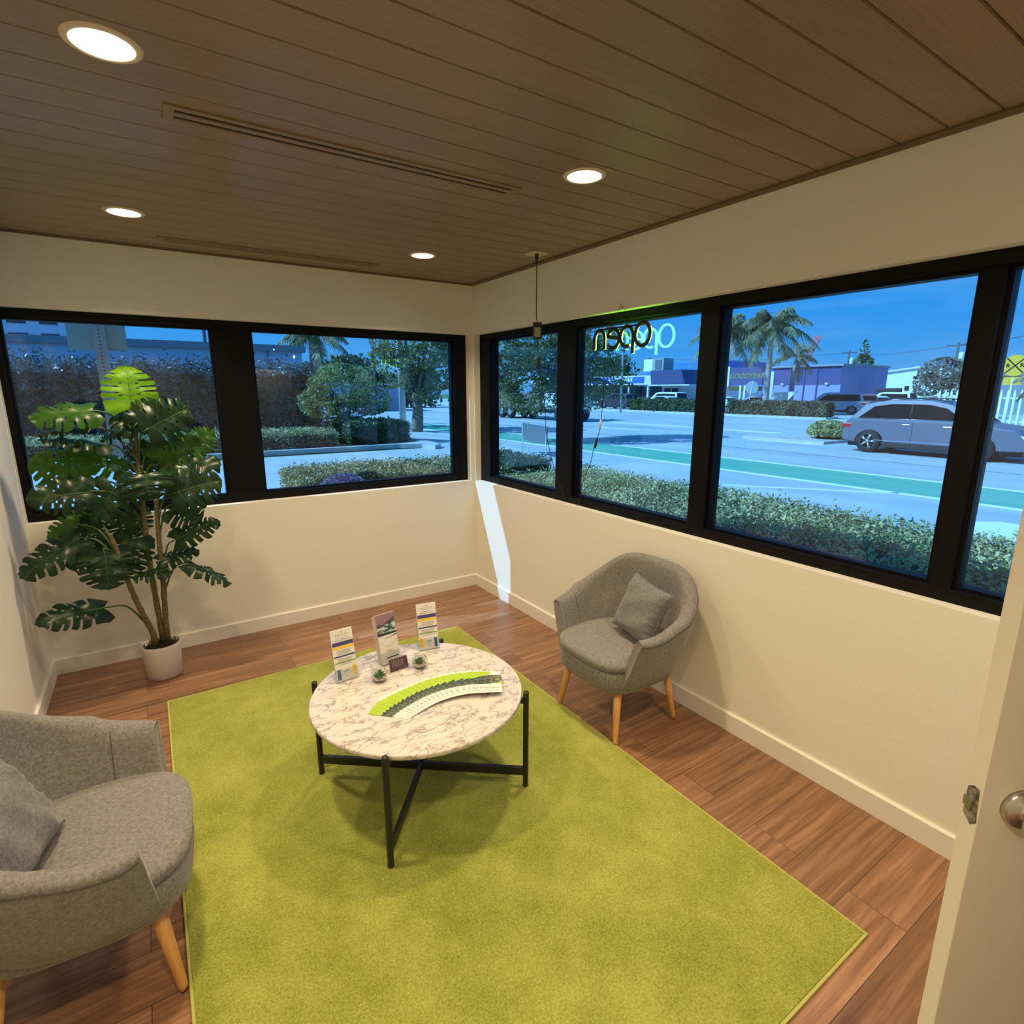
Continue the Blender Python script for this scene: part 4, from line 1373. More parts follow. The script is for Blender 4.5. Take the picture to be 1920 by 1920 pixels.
def hedge(label, corners, z1, n_, size, m=F_HEDGE, seed=1, rag=0.05, name='hedge', core=True, group=None, z0=G):
    """clipped hedge over the polygon (convex, ccw) up to z1: leafy shell on top and sides round a dark twiggy core"""
    rnd = random.Random(seed)
    cx_ = sum(p[0] for p in corners) / len(corners); cy_ = sum(p[1] for p in corners) / len(corners)
    r = thing(name, label, 'hedge', (cx_, cy_, z0), 0, group)
    P = [Vector((p[0] - cx_, p[1] - cy_, 0)) for p in corners]
    ins = [p * (1 - 0.10 / max(.3, p.length)) for p in P]
    bm = NB(); prism(bm, [(p.x, p.y) for p in ins], 0.0, z1 - z0 - 0.07, 'z')
    obj('twig_core', bm, mat('hedge_core', (0.03, 0.04, 0.03), .95), r)
    # sampling by area of the faces
    tris = []
    c = Vector((0, 0, 0))
    H = z1 - z0
    for i in range(len(P)):
        a, b_ = P[i], P[(i + 1) % len(P)]
        tris.append((((a - c).cross(b_ - c)).length / 2, 'top', a, b_))
        tris.append(((a - b_).length * H, 'side', a, b_))
    tot = sum(t[0] for t in tris)
    bm = NB()
    pts = []
    for ar, kd, a, b_ in tris:
        for _ in range(int(n_ * ar / tot)):
            if kd == 'top':
                u, v = rnd.random(), rnd.random()
                if u + v > 1: u, v = 1 - u, 1 - v
                q = a * u + b_ * v
                z = H + rnd.gauss(-0.02, rag)
            else:
                q = a.lerp(b_, rnd.random()) * (1 + rnd.gauss(0, .008)); q += Vector((rnd.gauss(0, .03), rnd.gauss(0, .03), 0)); z = rnd.random() * H
            z += 0.03 * math.sin(q.x * 2.1 + seed) * math.cos(q.y * 1.7)
            pts.append((q.x, q.y, z))
    leaves(bm, pts, size, rnd)
    obj('foliage', bm, m, r)
    return r


hedge('low clipped hedge running along the street in front of the right-hand windows', [(2.5, -7.0), (4.45, -7.0), (4.5, 3.7), (2.6, 3.7)], 0.34, 56000, 0.046, seed=2)
hedge('clipped corner hedge seen low in the far window and its neighbour pane', [(-0.35, 5.3), (3.3, 5.1), (3.6, 6.9), (-0.3, 7.1)], 0.28, 16000, 0.062, seed=3, m=leaf_mat('olive_hedge_leaf', (0.26, 0.20, 0.06), (0.72, 0.52, 0.22), .2, .5))
hedge('darker short hedge block at the corner of the planting bed', [(3.85, 5.2), (4.8, 5.2), (4.8, 7.1), (3.85, 7.1)], 0.32, 8000, 0.065, F_DARK, seed=4)
hedge('long low green hedge on the traffic island beyond the far window', [(-9, 14.2), (2.8, 14.2), (3.2, 16.6), (-9, 16.6)], 0.42, 22000, 0.09, seed=5)
hedge('dark clipped hedge at the tip of the island beside the oak trunk', [(3.35, 14.6), (5.6, 14.8), (5.6, 17.5), (3.35, 17.5)], 0.62, 12000, 0.10, F_DARK, seed=6)
hedge('tall ragged hedge in front of the white building on the left', [(-14, 18), (3.2, 18), (3.4, 19.6), (-14, 19.6)], 2.35, 64000, 0.15, F_TALL, seed=7, rag=0.25)
hedge('distant clipped hedge in front of the parked white minivan', [(36.2, 25.5), (37.4, 25.5), (37.4, 34.0), (36.2, 34.0)], 0.95, 9000, 0.22, F_DARK, seed=8)
hedge('distant brownish hedge under the palms across the street', [(36.2, 15.8), (37.4, 15.8), (37.4, 23.4), (36.2, 23.4)], 0.95, 9000, 0.20, leaf_mat('brown_hedge_leaf', (0.10, 0.09, 0.05), (0.26, 0.24, 0.14), .2, .6), seed=9)


def bush(label, c, rx, rz_, n_, size, m, seed=1, name='shrub', cat='shrub'):
    rnd = random.Random(seed)
    r = thing(name, label, cat, (c[0], c[1], G))
    bm = NB(); pts = []
    for _ in range(n_):
        a = rnd.uniform(0, 2 * PI); z = rnd.uniform(-.4, 1); q = math.sqrt(max(0, 1 - z * z)) * rx * rnd.uniform(.85, 1.05)
        pts.append((q * math.cos(a), q * math.sin(a), rz_ * (.5 + .5 * z) * rnd.uniform(.92, 1.05)))
    leaves(bm, pts, size, rnd); obj('foliage', bm, m, r)
    bm = NB(); lathe(bm, [(0, 0), (rx * .5, 0.02), (rx * .75, rz_ * .45), (rx * .5, rz_ * .8), (0, rz_ * .86)], 14); obj('twig_core', bm, mat('shrub_core', (0.04, 0.045, 0.02), .95), r)
    return r


bush('round dark clipped shrub in the bed below the far window', (0.36, 4.0), 0.36, 0.66, 5200, 0.05, F_DARK, 11)
bush('pale purple flowering bush low outside the far window', (-0.12, 3.6), 0.40, 0.72, 3000, 0.05, F_PURP, 12, 'flowering_bush')
bush('small pale bush at the lower right corner of the far window', (2.3, 4.1), 0.62, 0.36, 4200, 0.05, F_HEDGE, 13)
bush('small green shrub on the street median behind the grey car', (19.6, 6.9), 0.75, 0.75, 2600, 0.13, F_HEDGE, 14)
hb = struct('island_median', B(17.9, 20.9, 6.2, 9.5, G, G + 0.10), M_CONC)


def tree(name, label, base, trunk, crowns, n_, size, m, seed=1, tr=0.18, lean=(0, 0), branches=7, droop=0.0, bark=M_BARK, group=None):
    """crowns = list of (dx, dy, z, rx, rz) blobs relative to the base"""
    rnd = random.Random(seed)
    r = thing(name, label, 'tree', (base[0], base[1], G), 0, group)
    top = Vector((lean[0], lean[1], trunk))
    bm = NB(); tube(bm, crv([Vector((0, 0, 0)), top * .5 + Vector((.1, 0, 0)), top], 8), [lerp(tr, tr * .62, i / 8) for i in range(9)], 10)
    obj('trunk', bm, bark, r, smooth=True)
    bm = NB()
    for k in range(branches):
        c = crowns[k % len(crowns)]
        e_ = Vector((c[0] + rnd.uniform(-.7, .7) * c[3], c[1] + rnd.uniform(-.7, .7) * c[3], c[2] + rnd.uniform(-.4, .6) * c[4]))
        mdl = top.lerp(e_, .5) + Vector((rnd.uniform(-.3, .3), rnd.uniform(-.3, .3), .3))
        pp = crv([top * rnd.uniform(.75, 1), mdl, e_], 7)
        tube(bm, pp, [lerp(tr * .42, tr * .06, i / 7) for i in range(8)], 6)
        for _ in range(3):
            s_ = pp[rnd.randint(3, 7)]; e2 = s_ + Vector((rnd.uniform(-1, 1), rnd.uniform(-1, 1), rnd.uniform(-.5, .8))) * c[3] * .4
            tube(bm, [s_, (s_ + e2) / 2 + Vector((0, 0, .1)), e2], [tr * .14, tr * .08, tr * .03], 5)
    obj('branches', bm, bark, r, smooth=True)
    bm = NB(); pts = []
    vol = sum(c[3] ** 2 * c[4] for c in crowns)
    for c in crowns:
        for _ in range(int(n_ * c[3] ** 2 * c[4] / vol)):
            # clumps
            a = rnd.uniform(0, 2 * PI); z = rnd.uniform(-1, 1); q = math.sqrt(1 - z * z) * rnd.uniform(.35, 1) ** .5
            x, y, zz = c[0] + q * math.cos(a) * c[3], c[1] + q * math.sin(a) * c[3], c[2] + z * c[4]
            if math.sin(x * 3.1 + seed) * math.sin(y * 2.7) * math.sin(zz * 3.7 + seed) > 0.28: continue
            pts.append((x, y, zz - (droop * rnd.random() if z < 0 else 0)))
    leaves(bm, pts, size, rnd, -.2 if droop else .2)
    obj('foliage', bm, m, r)
    return r


tree('oak_tree', 'large leafy street tree with thick trunk at the right of the far window', (8.3, 20.3), 2.0,
     [(0.2, 0, 4.3, 2.2, 1.5), (1.3, .6, 3.1, 1.5, 1.2), (-1.2, .2, 2.9, 1.3, .9), (.2, -.3, 5.5, 1.6, .8), (.4, 0, 2.1, 1.0, .8)], 9500, 0.20, F_OAK, 21, .30)
tree('oak_tree', 'wide tree with hanging branches filling the corner pane over the truck', (11.7, 13.0), 2.2,
     [(-2.9, 0, 3.9, 1.5, 1.1), (-2.1, .2, 2.7, 1.2, .9), (-1.1, -.2, 4.0, 1.5, 1.0), (0.5, 0, 4.3, 1.3, .7), (1.4, 0, 2.6, 1.1, .6), (-1.8, 0, 1.9, 1.2, .45), (1.0, 0.1, 2.0, .9, .45), (-3.2, .1, 2.4, 0.9, .8), (-.5, .1, 3.0, 1.1, .9), (1.9, -.3, 4.0, .7, .35), (1.5, .3, 3.3, .8, .5), (0.2, .3, 3.4, 1.2, .6), (2.6, 0, 2.0, .7, .3)], 21000, 0.15, F_OAK, 22, .20, droop=0.5, branches=26)
tree('young_tree', 'small bushy tree tied to a stake on the island beyond the far window', (3.75, 16.3), 1.0,
     [(0.0, 0, 2.1, 1.25, .75), (-.9, 0, 1.5, .75, .55), (1.0, .1, 1.5, .85, .5), (.2, 0, 1.3, .9, .4)], 7500, 0.13, leaf_mat('young_tree_leaf', (0.15, 0.19, 0.05), (0.50, 0.48, 0.18), .3, .5), 23, .07, branches=8)
stk = obj('tree_stake', tube(NB(), [(0, 0, 0), (-.45, 0.0, 1.1)], .025, 6), mat('grey_wood', (.3, .28, .26), .8)); stk.location = (4.05, 15.9, G)
tag(stk, 'thin slanting wooden stake propping up the small island tree', 'stake')


# background greenery
def treeline(label, x0, y0, x1, y1, h, n_, size, m, seed, name='tree_row'):
    rnd = random.Random(seed)
    r = thing(name, label, 'trees', (x0, y0, G), 0); r['kind'] = 'stuff'
    bm = NB(); pts = []
    Ln = math.hypot(x1 - x0, y1 - y0)
    for _ in range(n_):
        t = rnd.random(); top = h * (.72 + .16 * math.sin(t * Ln * .35 + seed) + .12 * math.sin(t * Ln * .9 + 2 * seed))
        z = rnd.random() ** .7 * top
        pts.append(((x1 - x0) * t + rnd.gauss(0, .8), (y1 - y0) * t + rnd.gauss(0, .8), z))
    leaves(bm, pts, size, rnd)
    o = obj('foliage', bm, m, r)
    return r


treeline('row of trees across the side street behind the small island tree', 2, 62, 26, 56, 6.0, 9000, .65, F_DARK, 3)
treeline('distant green trees behind the hanging branches across the street', 63, 60, 70, 82, 8.5, 5000, .75, F_DARK, 5)
treeline('far low trees on the horizon beyond the brown building', 130, 62, 132, 40, 6.5, 2500, .9, F_DARK, 6)
treeline('trees far to the right behind the white picket fence', 100, 19, 100, -6, 7.4, 3500, .7, F_OAK, 9)


def frond(bm, base, az, el, L, rnd, wid=0.55, dr=1.0, leafn=38):
    d = Vector((math.cos(az), math.sin(az), 0)); pts = []
    for i in range(9):
        t = i / 8
        pts.append(base + d * (L * (t * math.cos(el) * (1 - .12 * t))) + Vector((0, 0, L * (t * math.sin(el) - dr * .62 * t * t))))
    tube(bm, pts, [lerp(.035, .008, i / 8) for i in range(9)], 4, mi=1)
    for k in range(leafn):
        t = .12 + .86 * k / leafn
        i = min(int(t * 8), 7); p = pts[i].lerp(pts[i + 1], t * 8 - i)
        tg = (pts[i + 1] - pts[i]).normalized(); sd_ = tg.cross(Vector((0, 0, 1))).normalized()
        w = wid * math.sin(PI * (t * .8 + .15)) 
        for s in (-1, 1):
            e_ = p + sd_ * s * w * rnd.uniform(.6, .9) + tg * w * .45 - Vector((0, 0, w * rnd.uniform(.35, .95)))
            bm.faces.new([bm.verts.new(v) for v in (p - tg * .045, p + tg * .06, e_)])


def palm(label, base, h, L, nf, seed, tr=.22, group='palms across the street', dr=1.0, crown=True):
    rnd = random.Random(seed)
    r = thing('palm_tree', label, 'palm tree', (base[0], base[1], G), 0, None)
    bm = NB(); n_ = 12
    tube(bm, [(0, 0, h * i / n_) for i in range(n_ + 1)], [tr * (1.25 - .45 * (i / n_)) for i in range(n_ + 1)], 12)
    obj('trunk', bm, M_PBARK, r, smooth=True)
    if crown:
        bm = NB(); tube(bm, [(0, 0, h - .1), (0, 0, h + .5), (0, 0, h + .95)], [tr * .75, tr * .7, tr * .3], 10); obj('crownshaft', bm, mat('crownshaft_green', (.22, .34, .12), .5), r, smooth=True)
    for k in range(nf):
        az = k * 2.399 + rnd.uniform(-.2, .2); el = lerp(1.25, -.35, k / nf)
        bm = NB(); frond(bm, Vector((0, 0, h + .75)), az, el, L * rnd.uniform(.85, 1.08), rnd, dr=dr, wid=L * .26)
        obj('frond', bm, [F_PALM, F_PALM], r)
    return r


palm('tallest royal palm with pale trunk across the street', (39.6, 22.35), 6.1, 3.9, 26, 31)
palm('royal palm partly hidden behind the window mullion', (38.3, 25.6), 6.0, 3.7, 24, 32)
palm('shorter dark palm with few drooping fronds to the right of the tall palm', (44.3, 22.95), 4.0, 2.9, 9, 33, .16, dr=.9, crown=False)
palm('palm whose fronds hang over the corner of the white building', (5.2, 25.5), 4.0, 2.5, 16, 34, .18)
palm('small bushy palm in front of the railroad sign', (25.4, 2.2), 1.7, 1.3, 12, 36, .14, crown=False)
palm('palm tree behind the hanging branches left of the lamp pole', (74.0, 66.0), 5.8, 3.6, 14, 37, .2)
tree('shade_tree', 'grey-green tree beside the white building behind the passing car', (45.2, 12.5), 1.9, [(0, 0, 3.1, 1.5, 1.1), (.4, 1.0, 2.3, 1.0, .8), (.2, -1.1, 2.4, 1.1, .8)], 4200, .22, leaf_mat('grey_tree_leaf', (.12, .13, .10), (.28, .28, .22), .2, .6), 41, .14, branches=6)
tree('pine_tree', 'small pointed conifer above the roof of the white gabled building', (98, 42.5), 4.6, [(0, 0, 6.0, 1.6, 1.8), (0, 0, 8.2, .7, 1.8)], 900, .5, F_DARK, 42, .2, branches=4)
# ================================================================ buildings
M_WHT = mat('white_stucco', (0.66, 0.68, 0.70), .8)
M_WHT2 = mat('white_metal_wall', (0.70, 0.76, 0.74), .7)
M_BLUEW = mat('blue_building', (0.05, 0.22, 0.62), .7)
M_NAVYW = mat('navy_band', (0.06, 0.07, 0.20), .7)
M_LAVW = mat('lavender_wall', (0.28, 0.30, 0.50), .8)
M_FASC = mat('fascia', (0.30, 0.31, 0.33), .7)
M_PANE = mat('dark_window_glass', (0.02, 0.025, 0.035), .12)
M_BRN = mat('brown_wall', (0.16, 0.11, 0.09), .85)

b1 = thing('building', 'white stuccoed building with grey roof edge behind the tall hedge', 'building', (-8, 22, G))
obj('wall', B(-22, 11.7, 0, 8, 0, 3.62), mat('pale_stucco', (0.66, 0.70, 0.82), .8), b1)
obj('roof_edge', B(-22.1, 11.85, -0.15, 8.1, 3.55, 3.82), M_FASC, b1)
obj('downpipe', tube(NB(), [(10.3, -.06, 0), (10.3, -.06, 3.6)], .05, 8), M_FASC, b1)
b2 = thing('apartment_building', 'pale high-rise apartment block far beyond the roof at the top left', 'building', (-18, 62, G))
obj('wall', B(-18, 10.9, 0, 12, 0, 9.5), mat('apartment_wall', (0.42, 0.48, 0.58), .8), b2)
obj('parapet', B(-18, 10.9, -.3, 0, 5.5, 5.8), M_WHT, b2)
for i in range(9):
    for j in range(2):
        obj('window', B(-9 + i * 2.2, -9 + i * 2.2 + (1.3 if i % 3 else .9), -.05, .02, 5.95 + j * 1.75, 6.9 + j * 1.75), M_PANE, b2)
# tyre shop across the street
b3 = thing('shop_building', 'tyre shop with white canopy and blue lettered fascia across the street', 'building', (45, 40, G))
obj('wall', B(0.8, 12, -6.0, -1.2, 0, 2.45), M_WHT, b3)
obj('canopy', B(-0.6, 8, -1.0, 22, 2.55, 3.55), M_WHT, b3)
sf = obj('fascia_sign', B(-0.68, -0.58, 0.2, 12.5, 2.78, 3.42), mat('sign_blue', (0.03, 0.14, 0.48), .5), b3)
tx = text('lettering', 'GOODYEAR', 0.70, mat('sign_white', (.85, .87, .9), .5), sf, (-0.70, 4.0, 3.1), basis((0, -1, 0), (0, 0, 1)), shear=.35, bold=.018, spacing=1.12)
bm = NB(); prism(bm, [(-5.6, 2.50), (-1.0, 2.50), (-.8, 4.05), (-5.0, 4.05)], -.75, 3, 'x')
obj('mansard_roof', bm, mat('mansard_navy', (0.05, 0.06, 0.15), .6), b3)
obj('roof_cap', B(-0.8, 3.1, -6.2, -.6, 2.42, 2.54), M_WHT, b3)
obj('column', B(-.4, -.2, -.3, -.1, 0, 2.55), M_WHT, b3)
obj('column', B(-.4, -.2, 2.7, 2.85, 0, 2.55), M_WHT, b3)
obj('entrance_glass', B(0.7, 0.85, -1.15, 6, 0, 2.4), M_PANE, b3)
wf = obj('shop_window', B(0.72, 0.8, -3.6, -1.6, .55, 2.2), M_PANE, b3)
bm = NB(); box(bm, .68, .74, -3.65, -1.55, .5, .58); box(bm, .68, .74, -3.65, -1.55, 2.18, 2.26); box(bm, .68, .74, -3.65, -3.57, .5, 2.2); box(bm, .68, .74, -1.63, -1.55, .5, 2.2); box(bm, .68, .74, -2.64, -2.56, .5, 2.2); box(bm, .68, .74, -3.6, -1.6, 1.3, 1.37)
obj('mullions', bm, M_WHT, wf)
hv = thing('rooftop_unit', 'boxy white and grey air conditioning unit on the shop roof', 'air conditioner', (45.6, 40.3, 4.05 + G))
obj('cabinet', B(0, 1.6, -1.7, -.1, 0, 1.35), mat('hvac_grey', (.32, .36, .38), .6), hv)
obj('intake_hood', B(0, 1.6, -.1, 1.2, 0, 1.3), M_WHT2, hv)
obj('louvre', B(-.03, 0, -1.5, -.5, .15, 1.2), mat('louvre_dark', (.12, .14, .16), .6), hv)
b4 = thing('garage_building', 'bright blue garage block joined to the shop behind the roof unit', 'building', (57.3, 39.2, G))
obj('wall', B(0, 10, 0, 13, 0, 5.5), M_BLUEW, b4)
obj('roof_band', B(-.06, 0, 0, 8, 3.7, 3.92), M_WHT, b4)
obj('garage_door', B(-.06, 0, 1.5, 4.0, 0, 2.1), mat('garage_dark', (.06, .06, .08), .6), b4)
b5 = thing('warehouse_building', 'long lavender warehouse with navy upper band behind the palms', 'building', (58, 29, G))
obj('wall', B(0, 10, -3.2, 9.6, 0, 4.45), M_LAVW, b5)
obj('upper_band', B(-.05, 0, -3.2, 4.3, 2.55, 4.4), M_NAVYW, b5)
obj('roof_edge', B(-.3, 10, -3.4, 9.6, 4.40, 4.60), M_FASC, b5)
obj('white_end', B(-.06, 0, 4.3, 9.6, 0, 4.4), M_BLUEW, b5)
obj('corner_pier', B(-.12, 0, 4.2, 4.75, 0, 4.0), M_WHT, b5)
for y_ in (.6, -.8, 2.2):
    obj('downpipe', B(-.12, -.05, y_, y_ + .1, .4, 4.3), mat('pipe_navy', (.07, .08, .2), .6), b5)
for y_ in (-2.0, 2.9):
    obj('wall_lamp', B(-.25, -.05, y_, y_ + .3, 2.55, 2.72), M_WHT, b5)
ps_ = thing('pylon_sign', 'blue pylon sign with faded yellow letters in front of the shop', 'sign', (44, 27.3, G))
sp_ = obj('sign_panel', B(-.1, .1, -1.75, 1.65, 2.42, 4.0), mat('pylon_navy', (0.07, 0.09, 0.22), .5), ps_)
obj('end_cap', B(-.14, .14, 1.65, 2.25, 2.3, 4.1), M_WHT2, ps_)
text('lettering', 'GOODYEAR', 0.62, mat('faded_yellow', (.30, .32, .07), .5), sp_, (-.12, -.1, 3.2), basis((0, -1, 0), (0, 0, 1)), shear=.3, bold=.012, spacing=1.05)
for y_ in (.45, 0.0):
    obj('pole', B(-.06, .06, y_ - .09, y_ + .09, 0, 2.42), M_WHT2, ps_)
obj('lower_board', B(-.05, .05, -1.7, 1.65, 1.9, 2.3), mat('olive_board', (.10, .10, .03), .7), ps_)
b6 = thing('gable_building', 'white metal building with low gable behind the parked cars', 'building', (80, 29, G))
bm = NB(); prism(bm, [(-6, 0), (3.5, 0), (3.5, 4.1), (-1.6, 4.75), (-6, 4.2)], 0, 20, 'x'); obj('wall', bm, M_WHT2, b6)
bm = NB(); prism(bm, [(-6.1, 4.15), (-1.6, 4.70), (3.6, 4.05), (3.6, 4.25), (-1.6, 4.92), (-6.1, 4.35)], -.3, 20, 'x'); obj('roof_edge', bm, M_WHT, b6)
for y_ in (2.3, -1.6, -.8): obj('window', B(-.05, 0, y_, y_ + .5, 1.7 if y_ > 0 else 3.4 if y_ < -1 else 1.9, 2.3 if y_ > 0 else 3.7 if y_ < -1 else 2.5), M_PANE, b6)
b7 = thing('low_building', 'low brown building with flat green-white roof edge far behind the cars', 'building', (86, 36.5, G))
obj('wall', B(0, 10, -3.5, 4.5, 0, 3.2), M_BRN, b7); obj('roof_edge', B(-.8, 10, -3.6, 4.8, 3.2, 3.5), M_WHT2, b7)
obj('side_door', B(-.05, 0, -2.4, -1.4, 0, 2.1), M_WHT, b7)
obj('sign_board', B(-.6, -.5, 1.5, 4.0, 1.9, 2.5), mat('pink_board', (.55, .25, .25), .6), b7)
b8 = thing('store_building', 'white store wall seen through the last pane above the picket fence', 'building', (50, 3, G))
obj('wall', B(0, 12, -9, 3.7, 0, 5.6), M_WHT2, b8); obj('dark_band', B(-.05, 0, -9, 3.7, 2.2, 2.5), M_FASC, b8)
b9 = thing('storage_building', 'low greyish building with tiled roof at the far end of the side street', 'building', (14, 47, G))
obj('wall', B(-3.5, 4.5, 0, 5, 0, 2.4), mat('grey_lilac_wall', (.34, .33, .42), .8), b9)
obj('roof_edge', B(-3.7, 4.7, -.2, 5.2, 2.4, 2.6), M_WHT, b9)
b10 = thing('grey_shed', 'small grey house roof behind the tree left of the window mullion', 'building', (56, 11.5, G))
obj('wall', B(0, 6, -4, 1.5, 0, 3.1), mat('shed_grey', (.22, .24, .28), .8), b10)
bm = NB(); prism(bm, [(-4.3, 3.05), (1.8, 3.05), (-.4, 4.6), (-2.4, 4.6)], -.3, 6.3, 'x'); obj('roof', bm, mat('shed_roof', (.20, .19, .20), .8), b10)

# utility poles, wires, crane -----------------------------------------
M_POLE = mat('pole_grey', (0.10, 0.10, 0.11), .8)
M_CPOLE = mat('concrete_pole', (0.66, 0.68, 0.68), .8)


def upole(label, base, h, arms=True, m=M_POLE, r0=.13):
    r = thing('utility_pole', label, 'utility pole', (base[0], base[1], G))
    obj('pole', tube(NB(), [(0, 0, 0), (0, 0, h)], [r0, r0 * .7], 10), m, r, smooth=True)
    if arms:
        obj('crossarm', B(-.05, .05, -.9, .9, h - .35, h - .22), m, r)
        obj('transformer', lathe(NB(), [(0, 0), (.2, 0), (.22, .1), (.22, .7), (.15, .8), (0, .82)], 14, (0.0, -.36, h - 1.7)), M_WHT2, r)
    return r


upole('wooden utility pole with crossarm right of the lavender warehouse', (70, 31.2), 6.7)
upole('utility pole with transformer beside the grey-green tree', (60, 16.9), 6.2)
upole('thin bare pole rising over the low brown building', (88, 36.2), 5.0, False, r0=.08)
upole('white concrete pole standing next to the big oak trunk', (8.45, 22.3), 9, False, M_CPOLE, .17)
upole('tall dark utility pole behind the small island tree', (5.6, 28.0), 9, False, M_POLE, .15)
upole('slim metal lamp pole in front of the shop canopy', (33.0, 32.0), 9, False, mat('galvanised_pole', (.40, .43, .46), .5, .3), .10)
upole('distant thin pole left of the oak crown', (15.0, 44.5), 7.6, False, M_POLE, .10)
upole('second distant thin pole beside the first, left of the oak crown', (16.5, 45.6), 8.4, True, M_POLE, .12)
upole('pair of poles behind the white building roof, the left one', (0.74, 30.6), 11, False, M_POLE, .10)
upole('pair of poles behind the white building roof, the right one', (1.65, 30.7), 11, False, M_POLE, .14)
for nm, lab, pp in (('power_line', 'overhead wire crossing the blue sky above the parked cars', [(60, 16.0, 5.9), (63, 24, 5.45), (70, 31.2, 6.3)]),
                    ('power_line', 'overhead wire from the utility pole towards the window mullion', [(60, 16.6, 5.9), (54, 10, 5.9), (47, 2, 6.6)]),
                    ('power_line', 'overhead wire between the palms and the warehouse pole', [(70, 31.2, 6.3), (64, 40, 5.6), (60, 50, 6.0)]),
                    ('power_line', 'thin wire over the white building seen in the left pane', [(-14, 21, 5.0), (-4, 22, 4.35), (6, 28, 5.2)]),
                    ('power_line', 'upper thin wire across the sky of the far window', [(-6, 26, 6.6), (5.6, 28, 6.0), (16.5, 45.6, 8.0)])):
    pv = [Vector(p) for p in pp]; o0 = pv[0].copy()
    o = obj(nm, tube(NB(), crv([p - o0 for p in pv], 16), .02, 5), M_POLE, smooth=True); o.location = o0; tag(o, lab, 'power line')
cr_ = thing('crane', 'red and white lattice crane boom rising behind the warehouse', 'crane', (90, 49.6, G))
bm = NB(); a, b_ = Vector((0, 0, 3.0)), Vector((0, -3.6, 10.6))
for dx, dy in ((-.35, -.35), (.35, -.35), (-.35, .35), (.35, .35)):
    tube(bm, [a + Vector((dx, dy, 0)), b_ + Vector((dx, dy, 0)) * 1.0], .08, 5)
for k in range(12):
    p, q = a.lerp(b_, k / 12), a.lerp(b_, (k + 1) / 12); s = 1 if k % 2 else -1
    tube(bm, [p + Vector((-.35, s * .35, 0)), q + Vector((-.35, -s * .35, 0))], .05, 4); tube(bm, [p + Vector((.35, -s * .35, 0)), q + Vector((.35, s * .35, 0))], .05, 4)
obj('lattice_boom', bm, mat('crane_red', (.85, .16, .12), .5), cr_)
obj('crane_base', B(-1.2, 1.2, -1, 1.4, 0, 3.0), mat('crane_body', (.5, .1, .08), .5), cr_)

# signs outdoors -------------------------------------------------------
st = thing('street_sign', 'grey back of a square street sign on a perforated post close outside the left pane', 'street sign', (-2.60, 1.2, G))
bm = NB()
for s in ((-.040, -.035, -.024, .024), (.035, .040, -.024, .024), (-.035, .035, -.024, -.020)):
    box(bm, s[0], s[1], s[2], s[3], 0, 3.2)
pst = obj('post', bm, mat('galvanised_steel', (0.40, 0.44, 0.46), .5, .5), st)
bm = NB()
for k in range(100):
    lathe(bm, [(0, 0), (.0055, 0), (.0055, .0008), (0, .0008)], 8, (0, 0, 0))
    for v in bm.verts[-18:] if False else []: pass
bm.free()
bm = NB()
for k in range(110):
    z_ = .15 + k * .0275
    vs = [bm.verts.new((.0052 * math.cos(2 * PI * q / 8), -.0246, z_ + .0052 * math.sin(2 * PI * q / 8))) for q in range(8)]
    bm.faces.new(vs)
obj('punched_holes', bm, mat('hole_dark', (.02, .025, .03), .9), pst)
sg_ = obj('sign_panel', B(-.20, .17, 0.026, 0.029, 2.20, 2.62), mat('sign_back_metal', (0.34, 0.46, 0.46), .45, .4), st, bevel=.004)
st2 = thing('yard_sign', 'grey rectangular sign with white arrow on two thin legs beyond the corner hedge', 'sign', (7.15, 9.1, G), math.atan2(-1.97, -.49))
yp = obj('sign_panel', B(-1.0, 1.0, -.015, .015, .42, .92), mat('sign_faded', (.13, .16, .18), .6), st2)
bm = NB(); prism(bm, [(-.75, .62), (-.5, .74), (-.5, .66), (.6, .66), (.6, .58), (-.5, .58), (-.5, .50)], .016, .019, 'y'); obj('arrow', bm, mat('faded_white', (.45, .5, .55), .6), yp)
for x_ in (-.95, .95): obj('leg', tube(NB(), [(x_, 0, 0), (x_, 0, .92)], .022, 6), M_WHT2, st2)
rs = thing('round_street_sign', 'round white sign on a slanting post beside the tall palm', 'street sign', (38.9, 23.2, G), R(50))
obj('post', tube(NB(), [(0, .25, 0), (0, -.05, 2.7)], .04, 6), M_WHT2, rs)
bm = NB(); tube(bm, [(-.02, 0, 2.15), (.02, 0, 2.15)], .5, 28); obj('sign_disc', bm, M_WHT2, rs)
rr_ = thing('railroad_sign', 'round yellow railroad crossing sign with black cross seen through the last pane', 'street sign', (26, 3.45, G))
obj('post', tube(NB(), [(0, 0, 0), (0, 0, 2.4)], .035, 6), M_WHT2, rr_)
M_YS = mat('traffic_yellow', (.85, .50, .03), .5)
bm = NB(); tube(bm, [(-.02, 0, 2.85), (.01, 0, 2.85)], .40, 32); d_ = obj('sign_disc', bm, M_YS, rr_)
bm = NB()
for s in (1, -1):
    prism(bm, [(s * (-.27) - .03, 2.57), (s * (-.27) + .03, 2.57), (s * .27 + .03, 3.13), (s * .27 - .03, 3.13)], -.028, -.0215, 'x')
obj('black_cross', bm, M_BLACK, d_)
text('lettering', 'R', .2, M_BLACK, d_, (-.03, .21, 2.85), basis((0, -1, 0), (0, 0, 1)), bold=.006)
text('lettering', 'R', .2, M_BLACK, d_, (-.03, -.21, 2.85), basis((0, -1, 0), (0, 0, 1)), bold=.006)
obj('lower_plate', B(-.02, .01, -.28, .28, 2.12, 2.42), M_YS, rr_)
